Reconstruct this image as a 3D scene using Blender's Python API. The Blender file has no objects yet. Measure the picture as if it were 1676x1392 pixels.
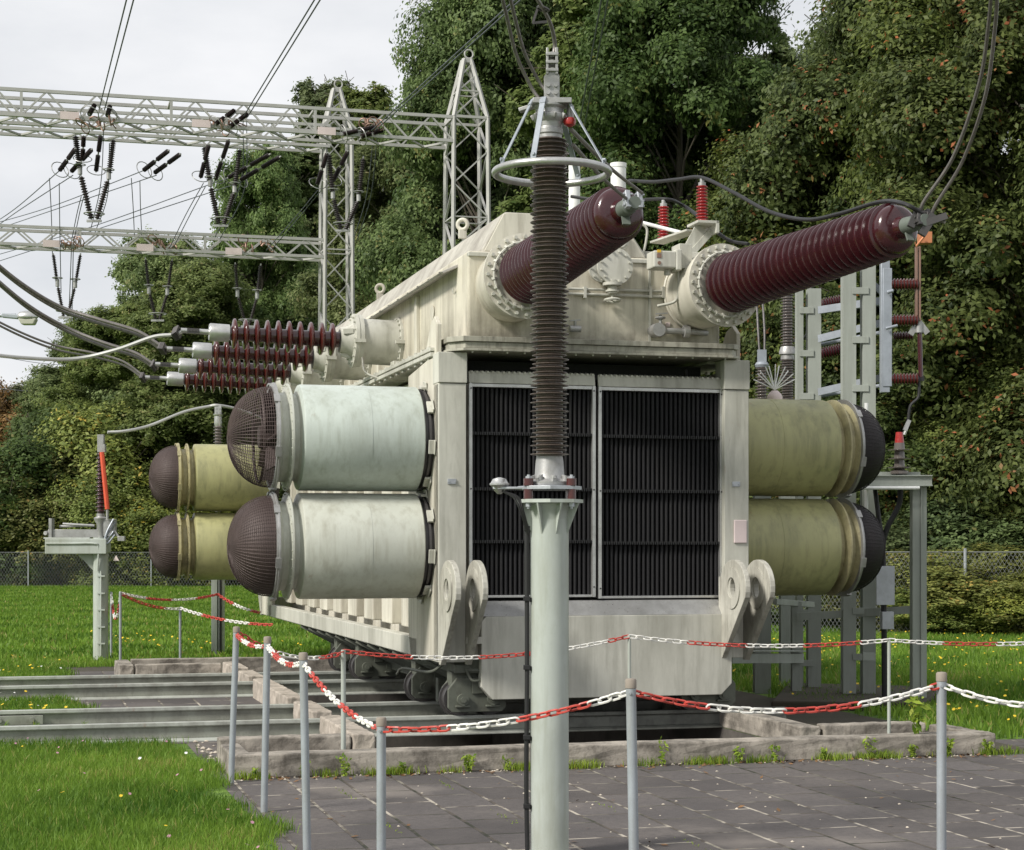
import bpy, math, random
import numpy as np
from mathutils import Vector as V, Matrix
random.seed(7)
sc = bpy.context.scene
# ---------------------------------------------------------------- camera, sky, sun, exposure
FP, CX, HY, HC = 3000.0, 838.0, 895.0, 1.64          # focal length / horizon measured on the photograph, eye height
cd = bpy.data.cameras.new('camera'); cam = bpy.data.objects.new('camera', cd); sc.collection.objects.link(cam)
cam.location = (0, 0, HC); cam.rotation_euler = (math.radians(90), 0, 0)
cd.sensor_width = 36; cd.lens = 36*FP/1676; cd.shift_y = (HY-696)/1676; cd.clip_start = .1; cd.clip_end = 3000
sc.camera = cam
sc.view_settings.view_transform = 'Standard'; sc.view_settings.look = 'None'
sc.view_settings.exposure = 0.35; sc.view_settings.gamma = 1
SUN = V((-.64, -.47, .61)).normalized()
w = bpy.data.worlds.new('World'); sc.world = w; w.use_nodes = True
nt = w.node_tree; N = nt.nodes; Lk = nt.links
bg = N['Background']; bg.inputs[1].default_value = .1
sky = N.new('ShaderNodeTexSky'); sky.sky_type = 'NISHITA'; sky.sun_disc = False
sky.sun_elevation = math.asin(SUN.z); sky.sun_rotation = math.atan2(SUN.x, SUN.y)
tc = N.new('ShaderNodeTexCoord'); mp = N.new('ShaderNodeMapping'); mp.inputs['Scale'].default_value = (1, 1, 2.6)
nz = N.new('ShaderNodeTexNoise'); nz.inputs['Scale'].default_value = 3.2; nz.inputs['Detail'].default_value = 7; nz.inputs['Roughness'].default_value = .55
cr = N.new('ShaderNodeValToRGB'); cr.color_ramp.elements[0].position = .32; cr.color_ramp.elements[0].color = (5.5, 5.7, 6.0, 1)
cr.color_ramp.elements[1].position = .68; cr.color_ramp.elements[1].color = (7.9, 7.9, 8.0, 1)
mx = N.new('ShaderNodeMixRGB'); mx.inputs[0].default_value = .95
Lk.new(tc.outputs['Generated'], mp.inputs[0]); Lk.new(mp.outputs[0], nz.inputs['Vector']); Lk.new(nz.outputs['Fac'], cr.inputs[0])
Lk.new(sky.outputs[0], mx.inputs[1]); Lk.new(cr.outputs[0], mx.inputs[2]); Lk.new(mx.outputs[0], bg.inputs[0])
sl = bpy.data.lights.new('sun', 'SUN'); sl.energy = 3.5; sl.angle = math.radians(11); sl.color = (1, .955, .88)
so = bpy.data.objects.new('sun', sl); sc.collection.objects.link(so); so.rotation_euler = SUN.to_track_quat('Z', 'Y').to_euler()
so.location = (0, 0, 40)

# ---------------------------------------------------------------- measuring helpers
ANG = math.atan(813/FP); ca, sa = math.cos(ANG), math.sin(ANG)
OX, OY = -.632, 15.8
def W(px, py, D): return V(((px-CX)/FP*D, D, HC-(py-HY)/FP*D))
def TW(u, d, z=0): return V((OX+ca*u-sa*d, OY+sa*u+ca*d, z))
def F(px, py, d):                      # point of the transformer's frame at a pixel, at depth d
    k = (px-CX)/FP; u = (k*(OY+ca*d)-OX+sa*d)/(ca-k*sa); D = OY+sa*u+ca*d
    return V((u, d, HC-(py-HY)/FP*D))
def S(px, py, u):                      # same at offset u
    k = (px-CX)/FP; d = (OX+ca*u-k*(OY+sa*u))/(k*ca+sa); D = OY+sa*u+ca*d
    return V((u, d, HC-(py-HY)/FP*D))
def IT(p):                             # world -> transformer frame
    x, y = p[0]-OX, p[1]-OY
    return V((ca*x+sa*y, -sa*x+ca*y, p[2]))

# ---------------------------------------------------------------- mesh builder
class MB:
    def __init__(s): s.v = []; s.f = []; s.m = []; s.s = []; s.cur = 0
    def add(s, vs, fs, smooth=False):
        b = len(s.v); s.v += [tuple(p) for p in vs]
        for f in fs: s.f.append(tuple(i+b for i in f)); s.m.append(s.cur); s.s.append(smooth)
        return s
    def box(s, x0, x1, y0, y1, z0, z1):
        return s.add([(x, y, z) for x in (x0, x1) for y in (y0, y1) for z in (z0, z1)],
                     [(0, 1, 3, 2), (4, 6, 7, 5), (0, 4, 5, 1), (2, 3, 7, 6), (0, 2, 6, 4), (1, 5, 7, 3)])
    def beam(s, p0, p1, w_, h_, up=(0, 0, 1)):
        p0, p1 = V(p0), V(p1); a = (p1-p0)
        if a.length < 1e-6: return s
        a.normalize(); x = a.cross(V(up))
        if x.length < 1e-3: x = a.cross(V((0, 1, 0)))
        x.normalize(); y = x.cross(a); x *= w_/2; y *= h_/2
        return s.add([p0-x-y, p0+x-y, p0+x+y, p0-x+y, p1-x-y, p1+x-y, p1+x+y, p1-x+y],
                     [(3, 2, 1, 0), (4, 5, 6, 7), (0, 1, 5, 4), (1, 2, 6, 5), (2, 3, 7, 6), (3, 0, 4, 7)])
    def lathe(s, p0, ax, prof, n=24, caps=True):
        p0 = V(p0); a = V(ax).normalized(); x = a.orthogonal().normalized(); y = a.cross(x)
        vs = []; fs = []
        cs = [(math.cos(2*math.pi*i/n), math.sin(2*math.pi*i/n)) for i in range(n)]
        for t, r in prof:
            c = p0+a*t
            for q, r_ in cs: vs.append(c+x*(q*r)+y*(r_*r))
        for k in range(len(prof)-1):
            for i in range(n):
                j = (i+1) % n; fs.append((k*n+i, k*n+j, (k+1)*n+j, (k+1)*n+i))
        s.add(vs, fs, True)
        if caps:
            b = len(prof)-1
            s.add([p0+a*prof[0][0]+x*(q*prof[0][1])+y*(r_*prof[0][1]) for q, r_ in cs], [tuple(range(n-1, -1, -1))])
            s.add([p0+a*prof[b][0]+x*(q*prof[b][1])+y*(r_*prof[b][1]) for q, r_ in cs], [tuple(range(n))])
        return s
    def cyl(s, p0, p1, r0, r1=None, n=16):
        p0, p1 = V(p0), V(p1); return s.lathe(p0, p1-p0, [(0, r0), ((p1-p0).length, r0 if r1 is None else r1)], n)
    def tube(s, pts, r, n=8):
        pts = [V(p) for p in pts]; a = (pts[1]-pts[0]).normalized(); x = a.orthogonal().normalized()
        vs = []; fs = []
        for i, p in enumerate(pts):
            t = (pts[min(i+1, len(pts)-1)]-pts[max(i-1, 0)]).normalized()
            x = (x-t*x.dot(t)).normalized(); y = t.cross(x)
            for k in range(n):
                c = 2*math.pi*k/n; vs.append(p+x*(math.cos(c)*r)+y*(math.sin(c)*r))
        for i in range(len(pts)-1):
            for k in range(n):
                j = (k+1) % n; fs.append((i*n+k, i*n+j, (i+1)*n+j, (i+1)*n+k))
        s.add(vs, fs, True); m = (len(pts)-1)*n
        b = len(s.v)-len(vs)
        s.f += [tuple(b+k for k in range(n-1, -1, -1)), tuple(b+m+k for k in range(n))]; s.m += [s.cur]*2; s.s += [False]*2
        return s
    def torus(s, c, ax, R, r, n=32, m=8):
        c = V(c); a = V(ax).normalized(); x = a.orthogonal().normalized(); y = a.cross(x); vs = []; fs = []
        for i in range(n):
            t = 2*math.pi*i/n; d = x*math.cos(t)+y*math.sin(t)
            for k in range(m):
                q = 2*math.pi*k/m; vs.append(c+d*(R+r*math.cos(q))+a*(r*math.sin(q)))
        for i in range(n):
            for k in range(m):
                fs.append((i*m+k, ((i+1) % n)*m+k, ((i+1) % n)*m+(k+1) % m, i*m+(k+1) % m))
        return s.add(vs, fs, True)
    def prism(s, poly, o, ex, ey, en, th):
        o, ex, ey, en = V(o), V(ex), V(ey), V(en); n = len(poly)
        a = [o+ex*x+ey*y for x, y in poly]; b = [p+en*th for p in a]
        return s.add(a+b, [tuple(range(n-1, -1, -1)), tuple(range(n, 2*n))]+[(i, (i+1) % n, n+(i+1) % n, n+i) for i in range(n)])
    def bolts(s, c, ax, R, n, r=.012, h=.02, ph=0):
        c = V(c); a = V(ax).normalized(); x = a.orthogonal().normalized(); y = a.cross(x)
        for i in range(n):
            t = 2*math.pi*(i+ph)/n; p = c+(x*math.cos(t)+y*math.sin(t))*R
            s.cyl(p, p+a*h, r, n=6)
        return s
    def build(s, name, mats, parent=None, bev=0, org=None):
        me = bpy.data.meshes.new(name)
        vs = s.v
        if org is not None: vs = [(a-org[0], b-org[1], c-org[2]) for a, b, c in s.v]
        me.from_pydata(vs, [], s.f)
        for m in (mats if isinstance(mats, (list, tuple)) else [mats]): me.materials.append(m)
        me.polygons.foreach_set('material_index', s.m); me.polygons.foreach_set('use_smooth', s.s); me.update()
        if any(s.s): me.set_sharp_from_angle(angle=.72)
        o = bpy.data.objects.new(name, me); sc.collection.objects.link(o)
        if parent: o.parent = parent
        if org is not None: o.location = org
        if bev:
            b = o.modifiers.new('bevel', 'BEVEL'); b.width = bev; b.segments = 2; b.limit_method = 'ANGLE'; b.angle_limit = .7
        return o
def sheds(L, n, c0, c1, s0, s1, small=None, t0=0, flat=.3):
    """profile of a shedded insulator of length L"""
    pr = []; p = L/n
    for i in range(n):
        a = i/n; c = c0+(c1-c0)*a; r = s0+(s1-s0)*a
        if small and i % 2: r = c+(r-c)*small
        t = t0+i*p
        pr += [(t, c), (t+p*.30, c), (t+p*.52, r*.97), (t+p*.58, r), (t+p*.68, r), (t+p*.76, r*.95), (t+p*.88, c*1.02)]
    return pr+[(t0+L, c1)]
def bez(pts, n=10):                     # Catmull-Rom through the points
    P = [V(p) for p in pts]; P = [P[0]*2-P[1]]+P+[P[-1]*2-P[-2]]; out = []
    for i in range(1, len(P)-2):
        for k in range(n):
            t = k/n; a, b, c, d = P[i-1:i+3]
            out.append(.5*((2*b)+(c-a)*t+(2*a-5*b+4*c-d)*t*t+(3*b-a-3*c+d)*t**3))
    return out+[P[-2]]
def thing(name, label, cat, loc=(0, 0, 0), rz=0, group=None):
    o = bpy.data.objects.new(name, None); sc.collection.objects.link(o); o.location = loc; o.rotation_euler = (0, 0, rz)
    o.empty_display_size = .2
    return tag(o, label, cat, group)
def tag(o, label, cat, group=None, kind=None):
    o['label'] = label; o['category'] = cat
    if group: o['group'] = group
    if kind: o['kind'] = kind
    return o
def struct(o): o['kind'] = 'structure'; return o
def copy_tree(o, parent=None):
    c = o.copy(); sc.collection.objects.link(c); c.parent = parent
    for ch in list(o.children): copy_tree(ch, c)
    return c

# ---------------------------------------------------------------- materials
def mat(name, col, rough=.5, metal=0, dirt=None, amt=.5, scale=3, streak=1, bump=0, coat=0, rust=0, var=.12, fine=60, band=None):
    m = bpy.data.materials.new(name); m.use_nodes = True; t = m.node_tree; n = t.nodes; l = t.links; b = n['Principled BSDF']
    b.inputs['Roughness'].default_value = rough; b.inputs['Metallic'].default_value = metal
    if coat: b.inputs['Coat Weight'].default_value = coat; b.inputs['Coat Roughness'].default_value = .12
    tcn = n.new('ShaderNodeTexCoord')
    def noise(sc_, z, det=6, rg=.6, off=0):
        mpn = n.new('ShaderNodeMapping'); mpn.inputs['Scale'].default_value = (sc_, sc_, sc_*z); mpn.inputs['Location'].default_value = (off, off*1.7, off)
        l.new(tcn.outputs['Object'], mpn.inputs[0])
        q = n.new('ShaderNodeTexNoise'); q.inputs['Scale'].default_value = 1; q.inputs['Detail'].default_value = det; q.inputs['Roughness'].default_value = rg
        l.new(mpn.outputs[0], q.inputs['Vector']); return q.outputs['Fac']
    def ramp(f, a, b_, ca_=0, cb=1):
        q = n.new('ShaderNodeMapRange'); q.inputs['From Min'].default_value = a; q.inputs['From Max'].default_value = b_
        q.inputs['To Min'].default_value = ca_; q.inputs['To Max'].default_value = cb; l.new(f, q.inputs[0]); return q.outputs[0]
    def mixc(f, c1, c2):
        q = n.new('ShaderNodeMixRGB')
        for i, c in ((1, c1), (2, c2)):
            if isinstance(c, tuple): q.inputs[i].default_value = (*c[:3], 1)
            else: l.new(c, q.inputs[i])
        if isinstance(f, float): q.inputs[0].default_value = f
        else: l.new(f, q.inputs[0])
        return q.outputs[0]
    c = mixc(ramp(noise(scale*.7, 1, off=3), .3, .7), tuple(x*(1-var) for x in col), tuple(min(1, x*(1+var)) for x in col))
    f2 = noise(fine, 1, 3)
    if dirt:
        msk = ramp(noise(scale, streak, 8, .65), .45, .72, 0, amt); c = mixc(msk, c, dirt)
        c = mixc(ramp(noise(scale*5, streak*.6, 6, .7, 9), .52, .75, 0, amt*.7), c, dirt)
    if dirt and streak < 1: c = mixc(ramp(noise(scale*7, .07, 5, .6, 13), .50, .80, 0, min(1, amt*1.1)), c, dirt)
    if band:     # splash grime that has settled above a ledge
        sp = n.new('ShaderNodeSeparateXYZ'); l.new(tcn.outputs['Object'], sp.inputs[0]); q = n.new('ShaderNodeMath'); q.operation = 'MULTIPLY'
        l.new(ramp(sp.outputs['Z'], band[0], band[1], 1, 0), q.inputs[0]); l.new(ramp(noise(2.4, .8, 7, .65, 33), .38, .62), q.inputs[1]); c = mixc(q.outputs[0], c, (.09, .08, .06))
    if rust: c = mixc(ramp(noise(scale*2.2, .35, 8, .7, 21), .66, .74, 0, rust), c, (.22, .085, .035))
    l.new(c, b.inputs['Base Color'])
    l.new(ramp(f2, .3, .7, max(0, rough-.07), min(1, rough+.1)), b.inputs['Roughness'])
    if bump:
        q = n.new('ShaderNodeBump'); q.inputs['Strength'].default_value = bump; q.inputs['Distance'].default_value = .004; l.new(f2, q.inputs['Height']); l.new(q.outputs[0], b.inputs['Normal'])
    return m
GRIME = (.10, .09, .065)
M = {}
M['cream'] = mat('cream_paint', (.58, .555, .475), .5, dirt=(.19, .165, .12), amt=.62, scale=1.3, streak=.25, rust=.35, bump=.1)
M['beige'] = mat('beige_grey_paint', (.52, .515, .455), .5, dirt=(.16, .155, .12), amt=.52, scale=1.6, streak=.3, rust=.35, bump=.1)
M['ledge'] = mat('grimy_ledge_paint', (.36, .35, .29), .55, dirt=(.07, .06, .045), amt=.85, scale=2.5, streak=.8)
M['upper'] = mat('stained_cream_paint', (.60, .565, .465), .5, dirt=(.18, .155, .115), amt=.68, scale=1.5, streak=.25, rust=.4, bump=.1, band=(3.38, 3.80))
M['lug'] = mat('scuffed_lug_paint', (.45, .44, .385), .5, dirt=(.15, .14, .115), amt=.75, scale=3, streak=.6, rust=.3)
M['roof'] = mat('roof_paint', (.43, .41, .36), .6, dirt=(.12, .10, .08), amt=.75, scale=1.8, streak=1, rust=.25, bump=.2)
M['deckpl'] = mat('worn_plate', (.42, .40, .38), .5, .1, dirt=(.12, .10, .10), amt=.7, scale=6)
M['palefan'] = mat('pale_green_white_paint', (.475, .525, .485), .42, dirt=(.20, .21, .15), amt=.42, scale=2.2, streak=.35, rust=.6, bump=.08)
M['palefan2'] = mat('pale_cream_green_paint', (.50, .515, .455), .42, dirt=(.22, .20, .14), amt=.45, scale=2.0, streak=.35, rust=.5, bump=.08)
M['olive'] = mat('olive_paint', (.35, .34, .165), .42, dirt=(.11, .115, .06), amt=.55, scale=1.8, streak=.3, rust=.5, bump=.08)
M['ochre'] = mat('ochre_grey_paint', (.40, .36, .20), .5, dirt=(.08, .07, .05), amt=.7, scale=4)
M['guardblack'] = mat('black_guard_wire', (.026, .022, .024), .6, .2)
M['guard'] = mat('dark_guard_wire', (.072, .050, .046), .6, .2)
M['black'] = mat('black_rubber', (.012, .012, .013), .5)
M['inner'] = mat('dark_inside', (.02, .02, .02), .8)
M['fin'] = mat('black_fin_tubes', (.004, .004, .006), .75, 0, dirt=(.013, .012, .011), amt=.4, scale=4, streak=.2)
M['maroon'] = mat('maroon_porcelain', (.042, .007, .010), .22, coat=.35, dirt=(.06, .03, .03), amt=.3, scale=4)
M['redbrown'] = mat('red_brown_porcelain', (.062, .012, .010), .16, coat=.45)
M['brown'] = mat('dark_brown_porcelain', (.085, .062, .050), .30, coat=.3, dirt=(.17, .14, .115), amt=.6, scale=9)
M['greyins'] = mat('grey_brown_porcelain', (.14, .12, .11), .3, coat=.3)
M['farins'] = mat('near_black_porcelain', (.022, .014, .014), .35)
M['redins'] = mat('bright_red_insulator', (.36, .022, .02), .3, coat=.3)
M['galv'] = mat('galvanised_steel', (.42, .44, .47), .42, .55, dirt=(.2, .2, .2), amt=.4, scale=5)
M['bluegalv'] = mat('blue_grey_galvanised', (.32, .35, .39), .45, .35, dirt=(.18, .2, .22), amt=.4, scale=5)
M['alu'] = mat('aluminium', (.52, .52, .51), .34, .75, dirt=(.25, .24, .23), amt=.4, scale=8)
M['cast'] = mat('cast_aluminium', (.37, .37, .365), .45, .5, dirt=(.2, .19, .17), amt=.5, scale=12, bump=.2)
M['darkmetal'] = mat('dark_metal', (.09, .085, .085), .5, .6)
M['cable'] = mat('weathered_cable', (.20, .185, .175), .5, .5, dirt=(.10, .09, .09), amt=.6, scale=30, bump=.4)
M['cable2'] = mat('light_cable', (.46, .46, .44), .45, .4)
M['wire'] = mat('far_wire', (.10, .11, .13), .6, .3)
M['pole'] = mat('grey_green_paint', (.40, .435, .40), .45, dirt=(.22, .23, .17), amt=.65, scale=1.6, streak=.4, bump=.06)
M['steel'] = mat('pale_grey_green_steel', (.32, .345, .31), .5, dirt=(.16, .17, .14), amt=.5, scale=1.5, streak=.3)
M['lattice'] = mat('lattice_paint', (.38, .375, .36), .55)
M['bogie'] = mat('green_grey_bogie_paint', (.11, .12, .095), .6, dirt=(.05, .045, .035), amt=.7, scale=5, rust=.3)
M['bollard'] = mat('bollard_grey', (.33, .36, .39), .5, .25, dirt=(.2, .19, .16), amt=.4, scale=6, streak=.4)
M['cap'] = mat('bollard_cap', (.25, .215, .18), .8)
M['red'] = mat('red_plastic', (.46, .06, .045), .42, var=.2, scale=30)
M['white'] = mat('white_plastic', (.74, .73, .69), .42, dirt=(.35, .33, .28), amt=.4, scale=20)
M['whitepaint'] = mat('white_pipe_paint', (.78, .79, .78), .45, dirt=(.3, .28, .24), amt=.35, scale=4)
M['pink'] = mat('pale_pink_plate', (.62, .52, .51), .6)
M['copper'] = mat('dull_copper', (.27, .165, .125), .5, .5, dirt=(.2, .15, .12), amt=.5, scale=10)
M['coppero'] = mat('orange_copper', (.50, .20, .09), .5, .3)
M['orange'] = mat('orange_rod', (.62, .09, .04), .45)
M['concrete'] = mat('weathered_concrete', (.31, .28, .24), .9, dirt=(.06, .052, .042), amt=1.0, scale=4.6, bump=.8, var=.35)
M['concrete2'] = mat('pale_concrete', (.42, .37, .315), .9, dirt=(.13, .115, .09), amt=.8, scale=4.5, bump=.8, var=.25)
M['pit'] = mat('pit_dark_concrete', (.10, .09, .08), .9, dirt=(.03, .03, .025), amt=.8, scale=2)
M['rail'] = mat('painted_rail', (.42, .44, .40), .5, .1, dirt=(.13, .12, .10), amt=.7, scale=3, rust=.5)
M['fence'] = mat('dull_fence_wire', (.20, .21, .21), .6, .3)
M['railshade'] = mat('shade_painted_rail', (.15, .155, .135), .6, dirt=(.02, .02, .018), amt=.8, scale=3)  # shade under the transformer painted into the rail colour
M['termgrey'] = mat('dark_green_grey_terminal', (.13, .15, .13), .5)
M['railweb'] = mat('shade_painted_rail_web', (.27, .28, .24), .6, .1, dirt=(.09, .08, .07), amt=.7, scale=3, rust=.5)  # darker than the rail head: shade below the head painted in
M['bark'] = mat('bark', (.10, .085, .065), .9, dirt=(.04, .035, .03), amt=.6, scale=4, bump=.8)
M['soil'] = mat('dark_soil', (.055, .045, .032), .95, dirt=(.03, .04, .015), amt=.6, scale=4, bump=.8)
M['wood'] = mat('stone_grit', (.45, .40, .33), .9, var=.4, scale=40)

def leafmat(name, c1, c2, c3=None, tr=.35):
    m = bpy.data.materials.new(name); m.use_nodes = True; t = m.node_tree; n = t.nodes; l = t.links
    b = n['Principled BSDF']; b.inputs['Roughness'].default_value = .5; b.inputs['Specular IOR Level'].default_value = .2
    at = n.new('ShaderNodeAttribute'); at.attribute_name = 'var'
    r = n.new('ShaderNodeValToRGB'); e = r.color_ramp.elements
    e[0].position = .05; e[0].color = (*c1, 1); e[1].position = .85; e[1].color = (*c2, 1)
    if c3:
        q = r.color_ramp.elements.new(.885); q.color = (*c2, 1); q = r.color_ramp.elements.new(.92); q.color = (*c3, 1)
    l.new(at.outputs['Fac'], r.inputs[0])
    oi = n.new('ShaderNodeObjectInfo'); hs = n.new('ShaderNodeHueSaturation'); l.new(r.outputs[0], hs.inputs['Color'])
    for k_, lo, hi, mul in (('Hue', .478, .512, 1), ('Value', .72, 1.28, 7.3), ('Saturation', .82, 1.08, 13.7)):
        fr = n.new('ShaderNodeMath'); fr.operation = 'MULTIPLY'; fr.inputs[1].default_value = mul; l.new(oi.outputs['Random'], fr.inputs[0])
        f2 = n.new('ShaderNodeMath'); f2.operation = 'FRACT'; l.new(fr.outputs[0], f2.inputs[0])
        mr = n.new('ShaderNodeMapRange'); mr.inputs['To Min'].default_value = lo; mr.inputs['To Max'].default_value = hi; l.new(f2.outputs[0], mr.inputs[0])
        if name[:4] == 'leaf': l.new(mr.outputs[0], hs.inputs[k_])
    l.new(hs.outputs[0], b.inputs['Base Color'])
    tb = n.new('ShaderNodeBsdfTranslucent'); l.new(hs.outputs[0], tb.inputs[0])
    ms = n.new('ShaderNodeMixShader'); ms.inputs[0].default_value = tr; l.new(b.outputs[0], ms.inputs[1]); l.new(tb.outputs[0], ms.inputs[2])
    l.new(ms.outputs[0], n['Material Output'].inputs[0]); return m
LM = {'dark': leafmat('leaf_dark', (.038, .068, .020), (.150, .210, .062), (.21, .20, .06), .42),
      'mid': leafmat('leaf_mid', (.065, .105, .034), (.225, .290, .105), (.30, .30, .13), .45),
      'maple': leafmat('leaf_maple', (.030, .056, .014), (.140, .185, .042), (.42, .15, .035)),
      'autumn': leafmat('leaf_autumn', (.12, .08, .03), (.34, .19, .06), (.35, .25, .06)),
      'yellow': leafmat('leaf_yellowing', (.075, .12, .022), (.27, .31, .06), (.45, .34, .04)),
      'grass': leafmat('grass_blade', (.052, .128, .015), (.220, .350, .048), (.36, .34, .11), .45),
      'weed': leafmat('weed_leaf', (.10, .18, .02), (.34, .44, .06), (.30, .28, .05), .4)}
# ---------------------------------------------------------------- ground, pavement, pit
PU0, PU1, PD0, PD1 = -.87, 2.66, -2.25, 8.4
def sheet(name, rects, z, m):
    mb = MB()
    for u0, u1, d0, d1 in rects: mb.add([TW(u0, d0, z), TW(u1, d0, z), TW(u1, d1, z), TW(u0, d1, z)], [(0, 1, 2, 3)])
    return struct(mb.build(name, m))
BIG = 900
gm = bpy.data.materials.new('meadow_ground'); gm.use_nodes = True
t = gm.node_tree; n = t.nodes; l = t.links; b = n['Principled BSDF']; b.inputs['Roughness'].default_value = .95
tcn = n.new('ShaderNodeTexCoord')
def nz_(s, det=6):
    q = n.new('ShaderNodeTexNoise'); q.inputs['Scale'].default_value = s; q.inputs['Detail'].default_value = det; l.new(tcn.outputs['Object'], q.inputs['Vector']); return q.outputs['Fac']
r1 = n.new('ShaderNodeValToRGB'); r1.color_ramp.elements[0].position = .3; r1.color_ramp.elements[0].color = (.065, .135, .016, 1); r1.color_ramp.elements[1].position = .7; r1.color_ramp.elements[1].color = (.17, .285, .040, 1)
l.new(nz_(.45, 9), r1.inputs[0])
r2 = n.new('ShaderNodeValToRGB'); r2.color_ramp.elements[0].position = .35; r2.color_ramp.elements[0].color = (.45, .5, .4, 1); r2.color_ramp.elements[1].position = .65; r2.color_ramp.elements[1].color = (1.25, 1.2, 1.1, 1)
l.new(nz_(9, 8), r2.inputs[0]); mm = n.new('ShaderNodeMixRGB'); mm.blend_type = 'MULTIPLY'; mm.inputs[0].default_value = 1
l.new(r1.outputs[0], mm.inputs[1]); l.new(r2.outputs[0], mm.inputs[2]); l.new(mm.outputs[0], b.inputs['Base Color'])
bp = n.new('ShaderNodeBump'); bp.inputs['Strength'].default_value = .9; bp.inputs['Distance'].default_value = .06; l.new(nz_(14, 8), bp.inputs['Height']); l.new(bp.outputs[0], b.inputs['Normal'])
sheet('ground', [(-BIG, PU0, -BIG, PD0), (PU0, PU1, -BIG, PD0), (PU1, BIG, -BIG, PD0), (-BIG, PU0, PD0, PD1), (PU1, BIG, PD0, PD1),
                 (-BIG, PU0, PD1, BIG), (PU0, PU1, PD1, BIG), (PU1, BIG, PD1, BIG)], 0, gm)
# paving slabs: courses run along the transformer's frame
pm = bpy.data.materials.new('paving_slabs'); pm.use_nodes = True
t = pm.node_tree; n = t.nodes; l = t.links; b = n['Principled BSDF']; b.inputs['Roughness'].default_value = .85
tcn = n.new('ShaderNodeTexCoord'); mpn = n.new('ShaderNodeMapping'); mpn.inputs['Rotation'].default_value = (0, 0, math.pi/2-ANG); l.new(tcn.outputs['Object'], mpn.inputs[0])
br = n.new('ShaderNodeTexBrick'); br.inputs['Scale'].default_value = 1; br.inputs['Brick Width'].default_value = .56; br.inputs['Row Height'].default_value = .37
br.inputs['Mortar Size'].default_value = .014; br.inputs['Mortar Smooth'].default_value = .4; br.inputs['Color1'].default_value = (.046, .040, .039, 1); br.inputs['Color2'].default_value = (.112, .100, .097, 1)
br.inputs['Mortar'].default_value = (.0, .0, .0, 1); br.offset = .5
dst = n.new('ShaderNodeTexNoise'); dst.inputs['Scale'].default_value = 2.5; dst.inputs['Detail'].default_value = 4; l.new(mpn.outputs[0], dst.inputs['Vector'])
vm = n.new('ShaderNodeVectorMath'); vm.operation = 'MULTIPLY_ADD'; vm.inputs[1].default_value = (.022, .022, 0); l.new(dst.outputs['Color'], vm.inputs[0]); l.new(mpn.outputs[0], vm.inputs[2])
l.new(vm.outputs[0], br.inputs['Vector'])
def mixc(f, c1, c2, blend='MIX'):
    q = n.new('ShaderNodeMixRGB'); q.blend_type = blend
    for i, c in ((0, f), (1, c1), (2, c2)):
        if isinstance(c, tuple): q.inputs[i].default_value = (*c, 1)
        elif isinstance(c, (int, float)): q.inputs[i].default_value = c
        else: l.new(c, q.inputs[i])
    return q.outputs[0]
def rmp(f, a, b_, lo=0, hi=1):
    q = n.new('ShaderNodeMapRange'); q.inputs['From Min'].default_value = a; q.inputs['From Max'].default_value = b_; q.inputs['To Min'].default_value = lo; q.inputs['To Max'].default_value = hi; l.new(f, q.inputs[0]); return q.outputs[0]
c = mixc(rmp(nz_(1.1, 8), .40, .72, 0, .75), br.outputs['Color'], (.135, .118, .108))
c = mixc(rmp(nz_(22, 6), .4, .72, 0, .5), c, (.05, .045, .045))
c = mixc(rmp(nz_(.55, 5), .60, .74, 0, .5), c, (.30, .265, .23))
jc = mixc(rmp(nz_(.8, 6), .42, .56), (.022, .024, .012), (.40, .36, .30))
jc = mixc(rmp(nz_(6, 6), .45, .55), jc, (.075, .062, .05))
brk = rmp(nz_(3.1, 7), .28, .38)
jm = n.new('ShaderNodeMath'); jm.operation = 'MULTIPLY'; l.new(br.outputs['Fac'], jm.inputs[0]); l.new(brk, jm.inputs[1])
c = mixc(jm.outputs[0], c, jc)
l.new(c, b.inputs['Base Color'])
ad = n.new('ShaderNodeMath'); ad.operation = 'SUBTRACT'; l.new(rmp(nz_(60, 5), .2, .8, 0, .35), ad.inputs[0]); l.new(br.outputs['Fac'], ad.inputs[1])
bp = n.new('ShaderNodeBump'); bp.inputs['Strength'].default_value = .6; bp.inputs['Distance'].default_value = .008; l.new(ad.outputs[0], bp.inputs['Height']); l.new(bp.outputs[0], b.inputs['Normal'])
sheet('pavement', [(-2.15, 40, -22, -2.45), (4.4, 40, -2.45, -1.5), (-2.15, PU0-.1, -2.45, 0), (-2.95, PU0-.1, 0, 9.2)], .004, pm)
sheet('soil_strip', [(PU1+.1, 4.4, -2.45, 9.2), (-3.0, 4.4, 9.2, 10.2)], .004, M['soil'])
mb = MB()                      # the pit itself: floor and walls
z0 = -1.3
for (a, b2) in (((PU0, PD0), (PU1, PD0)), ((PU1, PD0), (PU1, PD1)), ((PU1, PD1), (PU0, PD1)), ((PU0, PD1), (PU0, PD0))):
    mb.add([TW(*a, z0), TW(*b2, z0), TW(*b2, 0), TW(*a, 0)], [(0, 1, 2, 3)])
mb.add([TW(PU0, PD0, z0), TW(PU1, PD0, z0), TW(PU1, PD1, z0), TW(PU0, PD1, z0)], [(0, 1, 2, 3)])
struct(mb.build('pit', M['pit']))

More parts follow.
